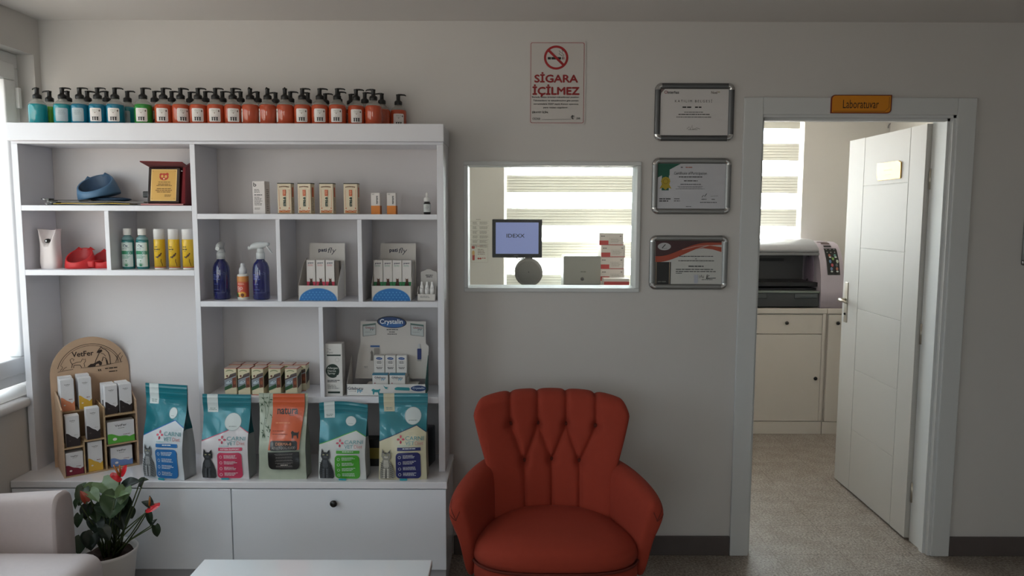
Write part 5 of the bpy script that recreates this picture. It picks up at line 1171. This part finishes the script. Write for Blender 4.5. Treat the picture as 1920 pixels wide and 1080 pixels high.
# chamber device on the cabinet
xr=P(1583,560,YL).x; XW=.98
t=thing('sterilizer_device','pale lilac and grey chamber device with a dotted control panel on the cabinet','device',(xr-XW,5.50,ZB+.001))
lil=M('b9aeb6',.4,coat=.2); dgy=M('3c3f40',.45); hood=M('9a9a9c',.3,coat=.3); inn=M('5f5d5d',.5)
def colprof(): return [(-.06,0),(-.062,.12),(-.05,.24),(-.02,.34),(.03,.42),(.09,.465),(.16,.480),(.38,.480),(.38,0)]
for nm,x0,x1 in (('end_column',XW-.17,XW-.0),('end_column',0,.17)): 
    m=MB(); m.prism([(y,z) for y,z in colprof()],x0,x1,lil,axis='x',smooth=True)
    if x0>.3:
        # control panel strip following the curved front
        pr_=colprof()[2:7]
        L=[0]
        for p,q in zip(pr_,pr_[1:]): L.append(L[-1]+sqrt((p[0]-q[0])**2+(p[1]-q[1])**2))
        def mp(u,v,o,pr_=pr_,L=L):
            s=L[-1]*(1-v/100); k=0
            while k<len(L)-2 and s>L[k+1]: k+=1
            f_=(s-L[k])/(L[k+1]-L[k]); y=pr_[k][0]+(pr_[k+1][0]-pr_[k][0])*f_; z=pr_[k][1]+(pr_[k+1][1]-pr_[k][1])*f_
            dy,dz=pr_[k+1][0]-pr_[k][0],pr_[k+1][1]-pr_[k][1]; l=sqrt(dy*dy+dz*dz); return Vector((x0+.04+u*.001,y-dz/l*(o+.002),z+dy/l*(o+.002)))
        cv=Cv(m,mp,cut=(0,6),step=.0006); db=M('4a3230',.5); bk_=M('141414',.4)
        cv.rect(-4,4,74,10,db); cv.rect(8,16,72,22,db); cv.rect(16,27,72,33,M('2c2a2a',.5)); cv.rect(8,37,100,99,bk_,0)
        for j in range(2):
            for i in range(3): cv.ell(24+i*28,41+j*7,3,1.6,M('b0b0a8',.5),8)
        for i,(x,y,c_) in enumerate([(36,56,'a85a4a'),(76,56,'5a8a80'),(56,64,'7aa050'),(32,70,'5a7a9a'),(84,70,'b8c0b0'),(44,78,'b04a50'),(76,78,'606468'),(36,86,'7080a0'),(76,86,'a86a54')]): cv.ell(x,y,9,3.6,M(c_,.5),12)
        for x,y in ((36,60),(76,60),(36,91),(76,91)): cv.ell(x,y+1,9,1.8,M('c4c8c0',.5),12)
    m.build(nm,t)
def hp(): return [(.02,.405),(.0,.41),(.01,.435),(.06,.465),(.12,.492),(.18,.500),(.38,.500),(.38,.405)]
MB().prism(hp(),.17,XW-.17,hood,axis='x',smooth=True).build('hood',t)
MB().box(.17,XW-.17,-.01,.03,.385,.405,M('77787a',.4),.003).build('lip',t)
m=MB(); m.box(.17,XW-.17,.30,.38,0,.40,inn); m.box(.17,XW-.17,.05,.30,0,.02,inn)
for k in range(2):
    for z in (.325,.333,.341): m.box(.36+.0*k,.66,.296,.3005,z,z+.004,M('2a2a2a',.5))
m.build('chamber',t)
MB().box(.17,XW-.17,.0,.30,.155,.185,M('1d1c1e',.35),.003).box(.17,XW-.17,.02,.30,.125,.14,M('232224',.35),.003).build('rack',t)
tr=MB(); tr.box(.17,XW-.175,-.05,.25,.008,.118,dgy,.008); tr.box(.17,XW-.172,-.06,.25,.112,.124,M('77807a',.4),.003); 
for x in (.25,.62): tr.box(x,x+.17,-.058,-.045,.07,.108,M('4a5052',.45),.006)
tr.build('tray',t)
ds=MB(); ds.X=Matrix.Translation((XW-.171,.17,.26)); ds.lathe([(.0001,-.008),(.07,-.008),(.09,-.004),(.095,.0)],M('8a7a88',.45),30,(0,0,0),1.6,axis='x'); ds.X=Matrix.Identity(4); ds.ball((XW-.181,.17,.19),.010,black); ds.ball((XW-.181,.17,.37),.007,black); ds.build('side_disc',t)
# monitor device
yM=5.52; q=P(991,510,yM); t=thing('monitor_device','round grey analyser carrying a touch screen in front of the blind','monitor',(q.x,yM,ZB))
cz=q.z-ZB; gyd=M('7f7d78',.5)
m=MB(); m.lathe([(.0001,-.062),(.085,-.062),(.100,-.055),(.104,-.045),(.104,.06),(.095,.07),(.0001,.07)],gyd,48,(0,0,cz),axis='y'); m.build('body',t)
m=MB(); m.lathe([(.0001,-.066),(.083,-.066),(.086,-.061)],M('74726d',.5),48,(0,0,cz),axis='y'); m.ball((0,-.066,cz+.004),.004,black); Cv(m,flat((-.05,-.0665,cz+.05),(.001,0,0),(0,0,-.001))).greek(30,88,70,92,1,M('66645f',.5),'c',1); m.build('cover',t)
MB().box(-.05,.05,-.04,.06,.0,cz-.085,gyd,.006).build('foot',t)
sc=MB(); a=P(923,411,yM-.03); b=P(1016,483,yM-.03); sc.box(a.x-q.x,b.x-q.x,-.045,-.02,b.z-ZB,a.z-ZB,M('101014',.6),.005)
so_=sc.build('screen_housing',t); g=MB(); x0,x1,zz0,zz1=a.x-q.x+.026,b.x-q.x-.026,b.z-ZB+.028,a.z-ZB-.023
g.box(x0,x1,-.0465,-.0452,zz0,zz1,M('6a739c',.4,emit=.75)); cv=Cv(g,flat((x0,-.0465,zz1),((x1-x0)/80,0,0),(0,0,-(zz1-zz0)/58))); cv.text('IDEXX',20,21,54,28,M('0a0c18',.5),.03); g.build('screen',so_)
Cv(MB(),lambda u,v,o:Vector((0,0,0)))
l=MB(); Cv(l,flat((a.x-q.x,-.045,b.z-ZB+.016),(.001,0,0),(0,0,-.001))).greek(155,2,195,8,1,M('8a8a90',.5),'c',2); l.build('maker_mark',so_)
MB().box(-.028,.03,-.025,.03,cz+.095,b.z-ZB+.03,gyd,.004).build('neck',t)
MB().tube([(-.10,-.02,b.z-ZB+.004),(-.07,-.02,b.z-ZB-.016),(-.04,-.02,b.z-ZB-.006),(-.01,-.02,b.z-ZB-.018),(.0,-.02,b.z-ZB-.01)],.004,black,8).build('cable',t)
# analyser box
yA=5.60; a=P(1057,480,yA); b=P(1126,540,yA); m=thing('analyser','boxy grey laboratory analyser with a round button between screen and cartons','device',((a.x+b.x)/2,yA,ZB))
w2_=(b.x-a.x)/2; h_=a.z-ZB; MB().box(-w2_,w2_,0,.26,0,h_,M('94928b',.5),.008,3).build('housing',m)
f=MB(); cv=Cv(f,front(2*w2_,h_,68,90,-.0004,-w2_)); cv.greek(26,6,46,8,1,M('8a8880',.5),'c',1); cv.greek(30,28,42,31,1,M('5a5854',.5),'c',2); cv.rect(4,52,65,58,M('3a3a3c',.4)); cv.line([(2,3),(66,3)],.5,M('8a8880',.5)); f.build('front_marks',m)
MB().lathe([(.0001,-.006),(.012,-.006),(.014,0)],M('4a4846',.4),20,(w2_*0+.002,-.0,h_*.535),axis='y').build('button',m)
# stack of cartons
yS=5.64; wr=M('d4cbc4',.55); rr_=M('b83a36',.5)
def p_rw(c,W,H):
    c.rect(0,H*.62,38,H,rr_); c.text('VetFor',7,H*.2,30,H*.36,ink,.02) if False else c.greek(7,H*.22,30,H*.34,1,ink,'l',1); c.frame(42,H*.40,94,H*.92,.6,grey); c.greek(46,H*.48,90,H*.85,4,M('9a958f',.6),'l',3,.4); c.greek(84,H*.22,95,H*.33,1,ink,'l',2); c.rect(38,H*.95,100,H,rr_)
hB=(P(1147,437,yS).z-ZB)/6; wB=.182
prb=carton('c',wB,.16,hB-.001,wr,p_rw,H=48); base=P(1147,540,yS).x; sk=None
jit=(.004,0,.003,.002,.004,-.004); wh=('lowest, hidden by the wider carton','second from bottom','third from bottom','fourth from bottom','second from top','topmost')
for k in range(6):
    lab='red and white carton in the laboratory stack, %s'%wh[k]; loc=(base+jit[k],yS+.08,ZB+k*hB)
    if sk is None: sk=tag(prb.build('carton',loc=loc),lab,'box','red and white laboratory cartons')
    else: dup(sk,loc,radians((0,1,0,-1,2,-3)[k]),lab)
def p_rw2(c,W,H): c.rect(0,H*.20,W,H*.62,rr_)
hh=(P(1150,521,5.5).z-ZB)/2; pr2=carton('c',.186,.12,hh-.001,wr,p_rw2,H=55)
o=tag(pr2.build('carton',loc=(base+.006,5.50,ZB)),'wide red banded carton at the bottom in front of the stack','box','red banded cartons'); dup(o,(base+.008,5.50,ZB+hh),0,'wide red banded carton in front of the stack, upper one')
bm_=MB(); bm_.box(-.05,.05,-.05,.05,0,.115,M('c4a888',.6),.004); bm_.prism([(-.05,.113),(.05,.113),(.05,.17),(.0,.16),(-.04,.135)],-.05,.05,M('c9ae90',.6)); tag(bm_.build('paper_bag',loc=(P(1192,535,5.6).x+.02,5.6,ZB)),'beige packet beside the carton stack at the right edge of the small window','packet')
# sheets on the laboratory wall
def sheet(px,paint,lab,W):
    a,b,z1,z0=wallspan(*px,LB); m=MB(); m.box(0,b-a,-.001,0,0,z1-z0,M('e2dfd6',.6)); paint(Cv(m,flat((0,-.001,z1-z0),((b-a)/W,0,0),(0,0,-(z1-z0)/W)))); return tag(m.build('notice_sheet',loc=(a,LB-.0005,z0)),lab,'paper sheet')
def s1(c):
    g_=M('8a877f',.6); c.greek(40,2,66,6,1,g_,'c',1)
    for k in range(6): c.line([(5,10+k*18),(95,10+k*18)],.6,g_); c.greek(6,14+k*18,18,20+k*18,1,g_,'l',k); c.greek(30,13+k*18,52,24+k*18,3,g_,'l',k+3,.4); c.greek(58,13+k*18,94,24+k*18,3,g_,'l',k+6,.4)
sheet((872,410,919,458),s1,'large printed table sheet on the laboratory wall left of the screen',100)
def s2(c):
    r_=M('b8473c',.5); c.rect(5,6,22,22,r_,3); c.greek(30,6,90,12,1,r_,'l',1); c.rect(8,55,22,88,r_,4); c.ell(14,46,8,14,M('d8b070',.5)); c.greek(40,25,90,60,4,M('9a8a80',.6),'l',2,.4); c.ell(44,78,6,5,r_); c.ell(56,78,6,5,r_); c.greek(64,74,92,82,1,r_,'l',3); c.frame(0,0,100,100,1,M('b8b0a4',.6))
sheet((883,459,915,492),s2,'small red and cream leaflet on the laboratory wall below the large sheet',100)
